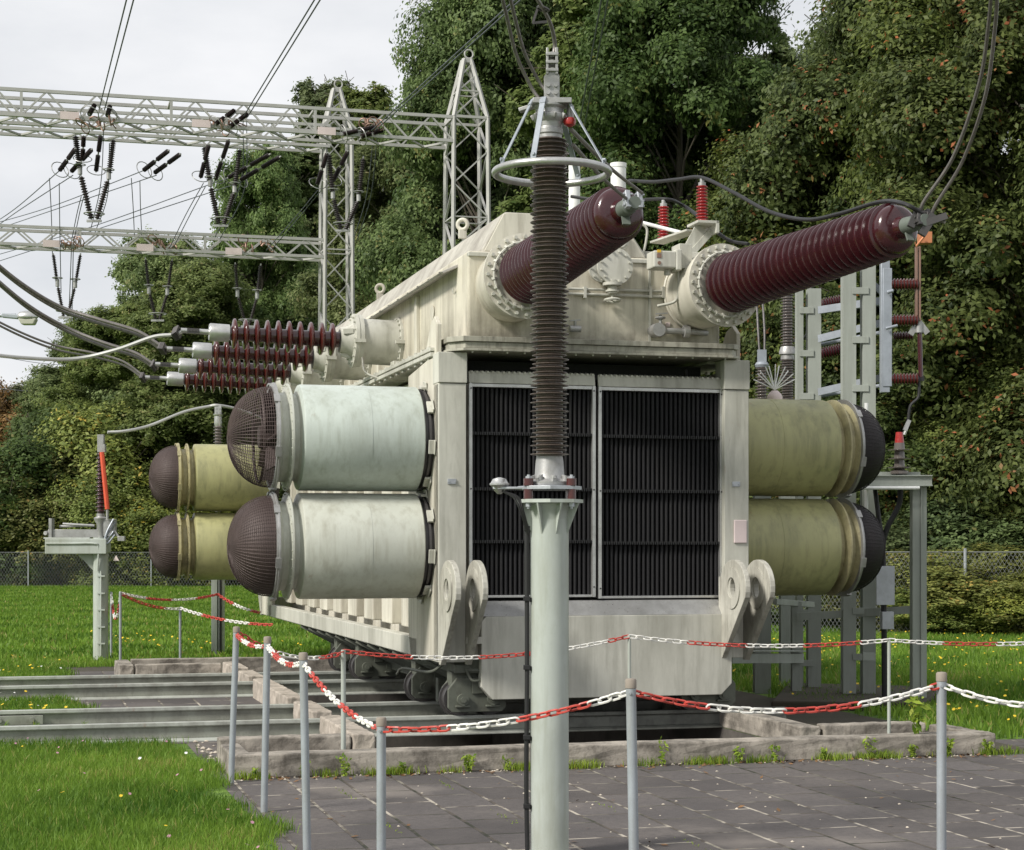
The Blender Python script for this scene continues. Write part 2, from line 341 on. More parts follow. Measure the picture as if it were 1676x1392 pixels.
def tbox(mb, u0, u1, d0, d1, za, zb): mb.add([TW(u, d, z) for u in (u0, u1) for d in (d0, d1) for z in (za, zb)], [(0, 1, 3, 2), (4, 6, 7, 5), (0, 4, 5, 1), (2, 3, 7, 6), (0, 2, 6, 4), (1, 5, 7, 3)])
def rough(o, s=.005, cut=.07):
    # break up the straight concrete edges
    import bmesh
    bm = bmesh.new(); bm.from_mesh(o.data)
    for _ in range(5):
        lo = [e for e in bm.edges if e.calc_length() > cut]
        if not lo: break
        bmesh.ops.subdivide_edges(bm, edges=lo, cuts=1, use_grid_fill=True)
    rr = random.Random(3)
    for v in bm.verts:
        if v.co.z+o.location.z > .02: v.co += V((rr.uniform(-s, s), rr.uniform(-s, s), rr.uniform(-s, s)*.7))
    bm.to_mesh(o.data); bm.free()
mb = MB()
tbox(mb, -2.05, 3.95, -2.45, -2.25, 0, .17)
o = mb.build('kerb_wall', M['concrete'], bev=.012, org=TW(-2.05, -2.45)); rough(o)
tag(o, 'long weathered concrete kerb across the front of the transformer pit', 'kerb', 'concrete kerbs round the pit')
for nm_, r_, lab in (('kerb_wall', (-2.05, -1.9, -2.24, -1.62, .165), 'short mossy kerb end at the left front corner of the pit'),
                (('kerb_wall'), (-2.05, -1.05, -1.6, -1.42, .20), 'stubby kerb parallel to the front kerb, left of the pit, beside stones'),
                (('kerb_wall'), (-1.04, -.86, -1.6, -.02, .21), 'pale kerb piece in front of the nearest rail'),
                (('kerb_wall'), (-1.04, -.86, .38, 1.5, .21), 'pale kerb piece between the two nearest rails'),
                (('kerb_wall'), (-1.04, -.86, 1.9, 4.5, .21), 'long pale kerb piece between the two tracks'),
                (('kerb_wall'), (-1.04, -.86, 4.9, 5.86, .21), 'pale kerb piece between the two far rails'),
                (('kerb_wall'), (-1.04, -.86, 6.3, 7.5, .21), 'pale kerb piece just behind the farthest rail'),
                (('kerb_wall'), (-2.1, -1.05, 7.5, 7.68, .19), 'far kerb piece along the near side of the back chamber'),
                (('kerb_wall'), (-2.3, -2.12, 7.5, 8.55, .19), 'far kerb end at the back left corner of the pit'),
                (('kerb_wall'), (-2.1, 3.9, 8.4, 8.58, .2), 'long dark kerb across the back of the pit'),
                (('kerb_wall'), (2.66, 2.84, -1.6, 8.38, .17), 'dark kerb along the right side of the pit'),
                (('kerb_wall'), (2.86, 3.78, -1.62, -1.46, .18), 'short kerb of the right front chamber behind the bright green sapling'),
                (('kerb_wall'), (3.80, 3.95, -2.24, -1.62, .165), 'short kerb end at the right front corner of the pit')):
    mb = MB(); tbox(mb, *r_[:4], -.02 if r_[0] < 2.6 else -.0, r_[4])
    o = mb.build(nm_, M['concrete2'] if 'pale' in lab else M['concrete'], bev=.012, org=TW(r_[0], r_[2])); rough(o)
    tag(o, lab, 'kerb', 'concrete kerbs round the pit')
# rails
def rail_profile(h): return [[(-.085, 0), (.085, 0), (.085, .014), (.02, .030), (-.02, .030), (-.085, .014)], [(-.012, .031), (.012, .031), (.012, h-.041), (-.012, h-.041)], [(-.02, h-.04), (.02, h-.04), (.045, h-.03), (.045, h), (-.045, h), (-.045, h-.03)]]
for d_, zt, lab in ((.2, .165, 'nearest grey-green rail, ending under the front of the transformer'), (1.70, .165, 'second rail from the front, with bolted joint plate in the daisies'),
                    (4.7, .165, 'third rail from the front, beyond the middle strip of grass'), (6.1, .165, 'farthest of the four grey-green rails')):
    r = thing('rail', lab, 'rail', TW(-14, d_), ANG, 'rails leading under the transformer')
    for nm_, xa, xl, ma, mw in (('rail_bar', 0, 14.92, 'rail', 'railweb'), ('shade_painted_rail_end', 14.92, 2.4, 'railshade', 'railshade')):  # second bar is coloured darker to stand for the transformer's shade
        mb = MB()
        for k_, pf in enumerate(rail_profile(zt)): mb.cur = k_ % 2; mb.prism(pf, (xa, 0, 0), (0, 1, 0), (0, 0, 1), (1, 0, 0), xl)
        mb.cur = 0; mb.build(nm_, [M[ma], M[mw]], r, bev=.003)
    if d_ in (1.70, 4.7):
        mb = MB(); uj = -3.9+14 if d_ < 2 else -4.55+14
        mb.box(uj, uj+.62, -.055, -.013, .035, .120)
        for k in (.10, .24, .52): mb.cyl((uj+k, -.055, .08), (uj+k, -.09, .08), .022, n=8)
        mb.build('joint_plate', M['railweb'], r, bev=.004)
# pebbles and grit on the kerb ledges and slabs
mb = MB(); rr = random.Random(5)
def pebble(mb, p, s, rr):
    vs = []; 
    for a, z_ in ((0, 1),): pass
    top = V((0, 0, s*.8)); ring = [V((math.cos(k*1.0472)*s*rr.uniform(.7, 1.2), math.sin(k*1.0472)*s*rr.uniform(.7, 1.2), s*rr.uniform(.1, .35))) for k in range(6)]
    vs = [p+top]+[p+q for q in ring]+[p+V((q.x*.8, q.y*.8, 0)) for q in ring]
    mb.add(vs, [(0, 1+k, 1+(k+1) % 6) for k in range(6)]+[(1+k, 7+k, 7+(k+1) % 6, 1+(k+1) % 6) for k in range(6)])
for k in range(90): pebble(mb, TW(rr.uniform(-1.85, -1.1), rr.uniform(-2.2, -1.65), .004), rr.uniform(.012, .035), rr)
for k in range(260):
    u, d = rr.uniform(-2.1, 6), rr.uniform(-9, -2.5); pebble(mb, TW(u, d, .004), rr.choice((.005, .006, .008, .012)), rr)
for k in range(160):
    u, d = rr.uniform(-2.1, 4), -2.46-abs(rr.gauss(0, .06)); pebble(mb, TW(u, d, .004), rr.uniform(.005, .016), rr)
for k in range(60): pebble(mb, TW(rr.uniform(-2.1, -1.1), rr.uniform(-1.3, .1), .004), rr.uniform(.01, .03), rr)
tag(mb.build('pebbles', M['wood']), 'loose pebbles and grit scattered on slabs and along the kerb', 'pebbles', kind='stuff')

# ---------------------------------------------------------------- vegetation
def leafmesh(name, P, Nrm, size, var, mtl, fold=.25, aspect=.55, smooth=False):
    n = len(P); rng = np.random.default_rng(n)
    Nrm = Nrm/np.linalg.norm(Nrm, axis=1, keepdims=True)
    T = rng.normal(size=(n, 3)); T -= Nrm*np.sum(T*Nrm, axis=1, keepdims=True); T /= np.linalg.norm(T, axis=1, keepdims=True)
    B = np.cross(Nrm, T); s = size[:, None]
    v = np.empty((n, 4, 3)); v[:, 0] = P-T*s*.5; v[:, 1] = P+B*s*aspect*.5+Nrm*s*fold*.3; v[:, 2] = P+T*s*.55; v[:, 3] = P-B*s*aspect*.5+Nrm*s*fold*.3
    me = bpy.data.meshes.new(name); me.vertices.add(n*4); me.vertices.foreach_set('co', v.ravel().astype(np.float32))
    me.loops.add(n*4); me.loops.foreach_set('vertex_index', np.arange(n*4, dtype=np.int32))
    me.polygons.add(n); me.polygons.foreach_set('loop_start', np.arange(0, n*4, 4, dtype=np.int32)); me.update(calc_edges=True)
    a = me.attributes.new('var', 'FLOAT', 'FACE'); a.data.foreach_set('value', np.clip(var, 0, 1).astype(np.float32))
    me.materials.append(mtl); return me
def crown_mesh(seed, Wd, H, z0, shape, mtl, nl=26, nc=95, nk=26, leaf=.2, lobe=.2):
    """crown of width Wd from z0 to H: lobes -> clumps of leaves -> single leaf faces"""
    rng = np.random.default_rng(seed); lobes = []
    for i in range(nl):
        t = (i+.5)/nl; t = min(1, max(0, t+rng.normal()*.04))
        if shape == 'poplar': r = math.sin(math.pi*min(1, (t*.88+.10)))**.6*.5*Wd*(1-.35*t)
        elif shape == 'broad': r = math.sin(math.pi*(t*.80+.16))**.55*.5*Wd
        else: r = math.sqrt(max(0, 1-(t*1.9-.95)**2))*.5*Wd
        a = i*2.4+rng.normal()*.5; rad = r*(.35+.65*math.sqrt(rng.random()))*.78
        c = np.array((math.cos(a)*rad, math.sin(a)*rad, z0+(H-z0)*(.04+.92*t+rng.normal()*.02)))
        ls = lobe*Wd*(.7+.6*rng.random())*(1-.45*t if shape == 'poplar' else 1-.2*t)
        lobes.append((c, np.array((ls, ls, ls*(rng.uniform(.95, 1.5) if shape == 'poplar' else rng.uniform(.75, 1.0))))))
    P = []; Nn = []; Vr = []
    for c, ls in lobes:
        m_ = int(nc*(ls[0]/(lobe*Wd))**1.6)+8
        d = rng.normal(size=(m_, 3)); d /= np.linalg.norm(d, axis=1, keepdims=True); d[:, 2] = np.where(d[:, 2] < -.6, -d[:, 2], d[:, 2])
        cl = c+d*ls*rng.uniform(.45, 1.25, size=(m_, 1)); cv = rng.random(m_)
        k = rng.integers(int(nk*.6), int(nk*1.4), size=m_); idx = np.repeat(np.arange(m_), k); q = len(idx)
        off = rng.normal(size=(q, 3))*np.array((1, 1, .95))*ls[0]*(.17 if shape == 'poplar' else .15)
        P.append(cl[idx]+off); Nn.append(d[idx]*1.3+rng.normal(size=(q, 3))*.55+np.array((0, 0, .35))); Vr.append(.55*cv[idx]+.45*rng.random(q))
    P = np.concatenate(P); Nn = np.concatenate(Nn); Vr = np.concatenate(Vr)
    return leafmesh('crown', P, Nn, leaf*rng.uniform(.7, 1.35, len(P)), Vr, mtl), [l_[0] for l_ in lobes]
def trunk_mesh(H, r, z0, lobes, seed):
    rr = random.Random(seed); mb = MB()
    pts = [V((0, 0, -.3))]
    for k in range(1, 9): pts.append(V((pts[-1].x+rr.uniform(-.12, .12), pts[-1].y+rr.uniform(-.12, .12), H*.92*k/8)))
    vs = len(pts)
    for i in range(vs-1): mb.cyl(pts[i], pts[i+1], r*(1-.88*i/(vs-1)), r*(1-.88*(i+1)/(vs-1)), 10)
    for c in lobes:
        c = V(c); zt = max(z0*.7, c.z-c.xy.length*.8-.5); k = min(7, max(0, int(zt/(H*.92)*8))); p = pts[k].copy(); p.z = min(zt, H*.9)
        q = (p+c)/2+V((rr.uniform(-.3, .3), rr.uniform(-.3, .3), .3)); b0 = max(.03, r*.42*(1-p.z/H))
        mb.cyl(p, q, b0, b0*.6, 6); mb.cyl(q, c, b0*.6, .02, 6)
        for s_ in range(3):
            e = c+V((rr.uniform(-1, 1), rr.uniform(-1, 1), rr.uniform(-.2, 1)))*1.1; mb.cyl((q+c)/2, e, b0*.35, .012, 5)
    me = mb.build('trunk', M['bark']); m_ = me.data; bpy.data.objects.remove(me); return m_
KINDS = {}
def kind(k, seed, Wd, H, z0, shape, mt, r=.28, **kw):
    cm, lb = crown_mesh(seed, Wd, H, z0, shape, LM[mt], **kw); KINDS[k] = (cm, trunk_mesh(H, r, z0, lb, seed), Wd, H)
kind('poplar_a', 1, 7, 22, 2.2, 'poplar', 'mid', nl=90, nc=100, nk=36, leaf=.17, lobe=.125)
kind('poplar_b', 2, 6, 24, 2.0, 'poplar', 'mid', nl=90, nc=100, nk=36, leaf=.165, lobe=.13)
kind('dark_a', 3, 10, 20, 1.6, 'broad', 'dark', nl=74, nc=110, nk=44, leaf=.155, lobe=.135)
kind('dark_b', 4, 9, 17, 1.2, 'broad', 'dark', nl=64, nc=110, nk=44, leaf=.155, lobe=.14)
kind('maple_a', 5, 10, 17, .8, 'broad', 'maple', nl=84, nc=110, nk=40, leaf=.145, lobe=.125)
kind('maple_b', 6, 9, 15, .6, 'broad', 'maple', nl=80, nc=110, nk=40, leaf=.145, lobe=.13)
kind('light_a', 13, 9, 19, 1.2, 'broad', 'mid', nl=84, nc=100, nk=38, leaf=.165, lobe=.13)
kind('bush', 7, 5, 4.5, .1, 'round', 'yellow', r=.07, nl=34, nc=85, nk=36, leaf=.115, lobe=.19)
kind('bush_dark', 8, 5, 4.5, .1, 'round', 'dark', r=.07, nl=34, nc=85, nk=36, leaf=.115, lobe=.19)
kind('autumn', 9, 6, 8, .8, 'round', 'autumn', r=.14, nl=30, nc=80, nk=36, leaf=.15, lobe=.19)
def tree(k, px, D, H, Wd, label, name='broadleaf_tree', cat='tree', grp='trees beyond the fence', rz=None, z=0):
    cm, tm, w0, h0 = KINDS[k]; p = W(px, 0, D); rz = random.uniform(0, 6.28) if rz is None else rz
    r = thing(name, label, cat, (p.x, D, z), rz, grp); r.scale = (Wd/w0, Wd/w0, H/h0)
    for nm_, me in (('crown', cm), ('trunk', tm)):
        o = bpy.data.objects.new(nm_, me); sc.collection.objects.link(o); o.parent = r
def ht(py, D): return HC+(HY-py)/FP*D
T = [ # kind, px, D, top y, width, label
 ('autumn', 0, 92, 650, 7, 'orange autumn tree at the far left edge'),
 ('light_a', 85, 94, 630, 8, 'low dark tree just right of the orange autumn tree'),
 ('light_a', 152, 86, 540, 8, 'dark rounded tree left of the disconnector post, skyline dipping left'),
 ('light_a', 205, 82, 510, 8, 'dark lower tree right behind the disconnector insulator'),
 ('light_a', 262, 84, 395, 8, 'mid green tree crossed by the left pair of looping cables'),
 ('light_a', 325, 80, 440, 9, 'dense tree behind the small bushings, left of the tall poplars'),
 ('light_a', 430, 84, 255, 6.5, 'tall poplar whose top stands behind the lower gantry beam'),
 ('poplar_a', 478, 88, 235, 11, 'poplar behind the lower gantry beam, next to the lattice mast'),
 ('poplar_a', 530, 94, 118, 8, 'slender poplar top just left of the far lattice mast peak'),
 ('poplar_a', 600, 92, 135, 9, 'slender poplar top just right of the far lattice mast peak'),
 ('light_a', 650, 76, 250, 9, 'dark tree seen between the two lattice masts'),
 ('dark_a', 790, 62, -70, 8.0, 'huge tree directly behind the nearer lattice mast'),
 ('poplar_b', 860, 64, -170, 8.5, 'huge tree behind the corona ring and its cables'),
 ('dark_b', 830, 70, 60, 9, 'dark tree filling in behind the nearer lattice mast'),
 ('poplar_a', 985, 58, -190, 8.5, 'tall light green tree above the tip of the left maroon bushing'),
 ('dark_a', 1110, 55, -130, 9.0, 'tall tree above the two small red insulators'),
 ('poplar_b', 1205, 60, -180, 7.0, 'tall thin-crowned tree with sky gaps, above the right maroon bushing base'),
 ('dark_a', 1330, 64, 120, 9.5, 'dark tree behind the ladder-like columns'),
 ('maple_a', 1290, 45, 250, 8.0, 'maple behind the middle of the right maroon bushing'),
 ('maple_b', 1430, 43, 40, 8.2, 'maple with orange seed clusters over the right bushing tip'),
 ('maple_a', 1580, 41, -110, 8.5, 'tall maple at the right edge behind the looping pair of cables'),
 ('maple_b', 1500, 39, 420, 6.5, 'low spreading maple behind the horizontal red brown insulators'),
 ('maple_a', 1690, 38, -60, 8.5, 'maple cut off by the right edge of the picture'),
 ('maple_b', 1625, 37.5, 560, 5.5, 'low maple with dark hollow foliage above the right fence'),
 ('dark_b', 1400, 49, 430, 8, 'dark understorey tree behind the cable supports'),
 ('dark_a', 1550, 50, -260, 9.0, 'very tall dark tree rising behind the maples at the upper right'),
 ('poplar_a', 1400, 66, 30, 6.5, 'slim tree whose top shows against sky at the upper right'),
 ('dark_b', 1050, 66, 150, 9, 'dark filler tree beyond the tank roof'),
 ('dark_b', 920, 72, 100, 9, 'dark filler tree behind the front insulator'),
 ('dark_a', 930, 68, -250, 10, 'very tall tree closing the view above the corona ring'),
]
for k, px, D, ty, wd, lab in T: tree(k, px, D, ht(ty, D), wd, lab, name='poplar_tree' if 'poplar' in lab else ('maple_tree' if 'maple' in lab else 'broadleaf_tree'))
B = [('bush', 190, 76.5, 800, 6, 'yellowing shrub behind the disconnector head'), ('bush_dark', 30, 78, 745, 8, 'dark shrub at the left end of the far fence'),
 ('bush', 110, 78, 770, 8, 'dark shrub left of the disconnector post'), ('bush', 270, 77, 820, 7, 'green shrub behind the rear left fan housings'),
 ('bush', 340, 78, 760, 8, 'dark shrub behind the far post insulator'), ('bush_dark', 430, 78, 780, 8, 'dark shrub beside the front fan domes'),
 ('bush', 205, 80, 700, 9, 'tall dark shrub mass behind the disconnector'), ('bush_dark', 60, 82, 700, 9, 'broad dark shrub behind the left meadow'),
 ('bush', 1500, 35.2, 925, 4.0, 'yellow green bramble through the right fence, beside the cable post'), ('bush', 1590, 34.6, 915, 4.2, 'bramble bush through the fence right of its bare post'),
 ('bush', 1660, 34.4, 920, 4.0, 'dark bramble at the right end of the fence'), ('bush_dark', 1430, 36.5, 880, 4, 'dark bush behind the ladder-like columns'),
 ('bush_dark', 1330, 38, 900, 5, 'dark bush behind the right fan housings'), ('bush', 1265, 39, 960, 4, 'low bush seen under the right fan housings'),
 ('bush_dark', 1560, 37, 840, 5, 'shadowy bush under the maples, mid right'), ('bush_dark', 1680, 36.5, 820, 5, 'shadowy bush under the maples, far right'), ('bush', 1540, 34.0, 965, 2.6, 'small bright bramble at the foot of the right fence, left of its bare post'), ('bush', 1635, 33.9, 950, 2.6, 'small bright bramble at the foot of the right fence, right of its bare post'), ('bush', 1400, 37.2, 950, 3.4, 'green bramble seen between the steel columns')]
for k, px, D, ty, wd, lab in B: tree(k, px, D, ht(ty, D), wd, lab, 'shrub', 'shrub', 'shrubs along the fence')
# far wood that closes the view
rng = np.random.default_rng(4); n_ = 90000; xx = rng.uniform(-60, 60, n_); hh = 9+3*np.sin(xx*.35)+2*np.sin(xx*.9)
P = np.stack([xx, 105+rng.uniform(-3, 6, n_), rng.uniform(0, 1, n_)**.9*hh], 1); P[:, 0] += 6
keep = (P[:, 0]/P[:, 1] > -.2); P = P[keep]; n_ = len(P)
me = leafmesh('far_wood', P, rng.normal(size=(n_, 3))+np.array((0, -.8, .5)), rng.uniform(.35, .7, n_), rng.random(n_), LM['dark'])
o = bpy.data.objects.new('far_wood', me); sc.collection.objects.link(o); tag(o, 'far dark wood seen between the nearer trunks', 'wood', kind='stuff')
rng = np.random.default_rng(5); n_ = 60000; xx = rng.uniform(3, 26, n_); hh = 6.5+1.5*np.sin(xx*.8)
P = np.stack([xx, 52+rng.uniform(-1.5, 1.5, n_)+rng.uniform(0, 1, n_), rng.uniform(0, 1, n_)*hh], 1)
me = leafmesh('undergrowth', P, rng.normal(size=(n_, 3))+np.array((0, -.8, .5)), rng.uniform(.2, .4, n_), rng.random(n_), LM['dark'])
o = bpy.data.objects.new('undergrowth', me); sc.collection.objects.link(o); tag(o, 'dense dark undergrowth between the maples on the right', 'undergrowth', kind='stuff')

# grass blades
def blades(name, X, Y, hgt, wid, seed, mt, label, lean=.5):
    rng = np.random.default_rng(seed); n = len(X); a = rng.uniform(0, 6.283, n); b_ = rng.uniform(0, 6.283, n)
    h = hgt*rng.uniform(.45, 1.25, n); ln = h*rng.uniform(.1, 1, n)*lean*1.3; w_ = wid*rng.uniform(.6, 1.4, n)
    cx, cy = np.cos(a)*w_/2, np.sin(a)*w_/2; lx, ly = np.cos(b_)*ln, np.sin(b_)*ln
    v = np.zeros((n, 5, 3)); v[:, 0] = np.stack([X-cx, Y-cy, 0*X], 1); v[:, 1] = np.stack([X+cx, Y+cy, 0*X], 1)
    v[:, 2] = np.stack([X+cx*.8+lx*.35, Y+cy*.8+ly*.35, h*.62], 1); v[:, 3] = np.stack([X-cx*.8+lx*.35, Y-cy*.8+ly*.35, h*.62], 1); v[:, 4] = np.stack([X+lx, Y+ly, h*.95], 1)
    base = np.arange(n)[:, None]*5
    li = np.concatenate([base+np.array([[0, 1, 2, 3]]), base+np.array([[3, 2, 4]])], 1).ravel().astype(np.int32)
    ls = np.empty(2*n, np.int32); ls[0::2] = np.arange(n)*7; ls[1::2] = np.arange(n)*7+4
    me = bpy.data.meshes.new(name); me.vertices.add(n*5); me.vertices.foreach_set('co', v.ravel().astype(np.float32))
    me.loops.add(n*7); me.loops.foreach_set('vertex_index', li); me.polygons.add(2*n); me.polygons.foreach_set('loop_start', ls); me.update(calc_edges=True)
    at = me.attributes.new('var', 'FLOAT', 'FACE')
    low = .25+.28*np.sin(X*2.1+Y*.8)*np.sin(Y*1.7-X*.4)+.25*np.sin(X*.7-Y*1.3+2)+.22*np.sin(X*6.3+Y*2)*np.sin(Y*5.1-X*2)
    vv = np.clip(.45*rng.random(n)+.5*low+.15, 0, .92); vv = np.where(rng.random(n) < .035, 1., vv)
    at.data.foreach_set('value', np.repeat(vv, 2).astype(np.float32)); me.materials.append(LM[mt])
    o = bpy.data.objects.new(name, me); sc.collection.objects.link(o); tag(o, label, 'grass', kind='stuff')
def field(n, D0, D1, seed, cond, p=1.0):
    rng = np.random.default_rng(seed); D = (rng.uniform(D0**p, D1**p, n))**(1/p); x = rng.uniform(-.40, .40, n)*D
    u = ca*(x-OX)+sa*(D-OY); d = -sa*(x-OX)+ca*(D-OY); j = .12*np.sin(d*2.3)+.07*np.sin(d*6.1)+rng.normal(size=n)*.05
    k = cond(u, d, j); return x[k], D[k]
def left(u, d, j):
    edge = np.where(d > -.05, -2.95, -2.2)
    onrail = (np.abs(d-.2) < .07) | (np.abs(d-1.7) < .06) | (np.abs(d-4.7) < .06) | (np.abs(d-6.1) < .06)
    strip = ((d > .2) & (d < 1.7)) & (u > -30) | ((d > 4.7) & (d < 6.1))
    return ((u < edge+j) | ((d > 10.2+j) & (u < 60))) & ~onrail & ~(strip & (np.sin(u*37)*np.sin(u*11) < .55))
right = lambda u, d, j: ((u > 4.4+j) & (d > -1.45+j)) | ((d > 10.2+j) & (u >= 3))
for nm_, q in (('a', (330000, 7.5, 15.5, 11, 1.0, .085, .0055)), ('b', (260000, 15.5, 26, 12, 1.2, .085, .010)), ('c', (260000, 26, 75, 13, 1.2, .10, .03))):
    X, Y = field(q[0], q[1], q[2], q[3], left, q[4])
    blades('grass', X, Y, q[5], q[6], q[3], 'grass', {'a': 'lush grass in the left foreground beside the slabs', 'b': 'grass around and beyond the rails', 'c': 'far meadow grass in front of the left fence'}[nm_])
X, Y = field(240000, 14, 45, 14, right, 1.0)
blades('grass', X, Y, .11, .016, 14, 'grass', 'meadow grass on the right beyond the pit')
# flowers
def flowers(name, n, D0, D1, cond, seed, m, size, label, hz=.09, clump=False):
    rng = np.random.default_rng(seed); X, Y = field(n, D0, D1, seed, cond, 1.0); mb = MB(); rr = random.Random(seed)
    for x, y in zip(X, Y):
        if clump and math.sin(x*1.3+y*.7)+math.sin(y*1.1) < .2: continue
        s = size*rr.uniform(.7, 1.2); c = V((x, y, hz*rr.uniform(.7, 1.25))); tl = V((rr.uniform(-.6, .6), rr.uniform(-.9, .2), 1)).normalized()
        a = tl.orthogonal().normalized(); b_ = tl.cross(a); mb.cur = 0
        for k in range(7):
            t = k*.8976; e = a*math.cos(t)+b_*math.sin(t); f_ = a*math.cos(t+.4)+b_*math.sin(t+.4); g = a*math.cos(t-.4)+b_*math.sin(t-.4)
            mb.add([c, c+f_*s*.7, c+e*s+tl*s*.12, c+g*s*.7], [(0, 1, 2, 3)])
    o = mb.build(name, m); tag(o, label, 'flowers', kind='stuff')
YEL = mat('yellow_petals', (.72, .50, .02), .6); WHT = mat('white_petals', (.8, .8, .78), .6); PNK = mat('clover_pink', (.45, .22, .30), .7)
flowers('yellow_flowers', 120, 9, 17, left, 31, YEL, .014, 'yellow hawkbit flowers in the near grass and beside the slabs')
flowers('yellow_flowers', 1500, 17, 34, left, 32, YEL, .020, 'patches of yellow flowers between and beyond the rails', .10, True)
flowers('yellow_flowers', 1700, 16, 40, right, 33, YEL, .018, 'yellow flowers dotted through the meadow on the right', .13)
flowers('white_daisies', 380, 10, 24, left, 34, WHT, .014, 'white daisies in the grass near the rails', .095, True)
flowers('pink_clover', 130, 8.5, 15, left, 35, PNK, .012, 'pink clover heads in the foreground grass')
# weeds along the front kerb
def weed(u, d, h, n, seed, label, big=False, name='weed'):
    rng = np.random.default_rng(seed); p = TW(u, d, 0)
    ns = max(2, n//7); P = []; Nn = []; 
    for s_ in range(ns):
        a = rng.uniform(0, 6.28); ln = rng.uniform(.1, .7)
        for k in range(7):
            t = (k+1)/7; q = np.array((math.cos(a)*ln*t*h*.6, math.sin(a)*ln*t*h*.6, t*h*rng.uniform(.8, 1)))
            P.append(q+rng.normal(size=3)*h*.05); Nn.append(rng.normal(size=3)*.6+np.array((0, -.4, .7)))
    me = leafmesh(name, np.array(P), np.array(Nn), rng.uniform(.5, 1.1, len(P))*(.10 if big else .046), rng.random(len(P))*.9, LM['weed'], aspect=.45)
    o = bpy.data.objects.new(name, me); sc.collection.objects.link(o); o.location = p; tag(o, label, 'weed', 'weeds growing along the front kerb'); return o
wl = [(-1.9, 'low weed tuft at the left corner of the front kerb'), (-1.55, 'small green weed left of the leftmost front bollards at the kerb'), (-1.25, 'yellowish weed tuft at the kerb between the first bollards'),
      (-.85, 'weed at the kerb below the looped wire stain, leftmost of that stretch'), (-.35, 'broad green weed at the kerb left of the big grey post'), (-.05, 'thin weed at the kerb left of the big grey post'),
      (.35, 'weed tuft against the kerb just left of the grey post'), (1.15, 'tall weed against the kerb just right of the grey post'), (1.75, 'bright weed by the cracked kerb right of the middle bollard'),
      (2.05, 'dry grassy weed tuft further right of the cracked kerb'), (2.45, 'low weed patch at the middle of the right kerb half'), (2.85, 'upright weed on the stained kerb face'),
      (3.2, 'spreading weed left of the sapling foot'), (3.5, 'thick weed tuft below the sapling'), (3.85, 'mossy weed tuft at the right end of the kerb')]
for i, (u, lab) in enumerate(wl): weed(u, -2.50, [.08, .12, .16, .10, .13, .11, .08, .20, .13, .14, .09, .17, .10, .14, .12][i], [35, 60, 60, 40, 90, 30, 60, 50, 60, 50, 70, 50, 90, 120, 110][i], 50+i, lab)
o = weed(3.32, -2.36, .32, 56, 99, 'bright green sapling growing on the kerb at the right', True, 'sapling'); o.location.z = .16; o['category'] = 'plant'; del o['group']
mb = MB(); mb.cyl((0, 0, -.02), (0.01, 0, .30), .006, .003, 6); mb.build('stem', LM['weed'], o)
rng = np.random.default_rng(77); n_ = 5200; uu = rng.uniform(-2.1, 4.2, n_); dd = -2.46-np.abs(rng.normal(size=n_))*.05
kk = (np.sin(uu*5)+np.sin(uu*13+1)+rng.normal(size=n_)*.5) > .2; uu, dd = uu[kk], dd[kk]
X = OX+ca*uu-sa*dd; Y = OY+sa*uu+ca*dd
blades('grass_tufts', X, Y, .07, .006, 78, 'weed', 'thin strip of grass and moss sprouting along the foot of the front kerb')
rng = np.random.default_rng(79); n_ = 2500; dd = rng.uniform(-8, -2.5, n_); uu = -2.15+np.round(rng.uniform(0, 3, n_))*.37*2+rng.normal(size=n_)*.012
kk = (np.sin(dd*4+uu*7)+rng.normal(size=n_)*.4) > .9; uu, dd = uu[kk], dd[kk]; X = OX+ca*uu-sa*dd; Y = OY+sa*uu+ca*dd
blades('joint_moss', X, Y, .014, .006, 80, 'weed', 'moss and tiny grass in the joints between the slabs at left', .9)

# fallen leaves along the kerb foot and on the slabs
mb = MB(); rr = random.Random(21)
for k in range(420):
    if k < 300: u, d = rr.uniform(-2.1, 4), -2.47-abs(rr.gauss(0, .10))
    else: u, d = rr.uniform(-2.1, 6), rr.uniform(-8, -2.5)
    c = TW(u, d, .012); a = rr.uniform(0, 6.28); s_ = rr.uniform(.012, .03); e = V((math.cos(a), math.sin(a), rr.uniform(-.2, .5)))*s_; f_ = V((-math.sin(a), math.cos(a), rr.uniform(-.2, .5)))*s_*.5
    mb.add([c-e, c+f_, c+e, c-f_], [(0, 1, 2, 3)])
tag(mb.build('leaf_litter', mat('dry_leaf', (.16, .085, .035), .8, var=.5, scale=8)), 'dry brown leaves scattered along the foot of the front kerb', 'leaf litter', kind='stuff')
# ---------------------------------------------------------------- the transformer (local frame: x along its front, y depth, z up)
TR = thing('transformer', 'huge beige power transformer on rail bogies with fan housings, dark radiators and maroon bushings', 'transformer', (OX, OY, 0), ANG)
X, Y, Z = V((1, 0, 0)), V((0, 1, 0)), V((0, 0, 1))
LEN = 11.9; ZB = .64; ZT = 3.34; UW = 2.87
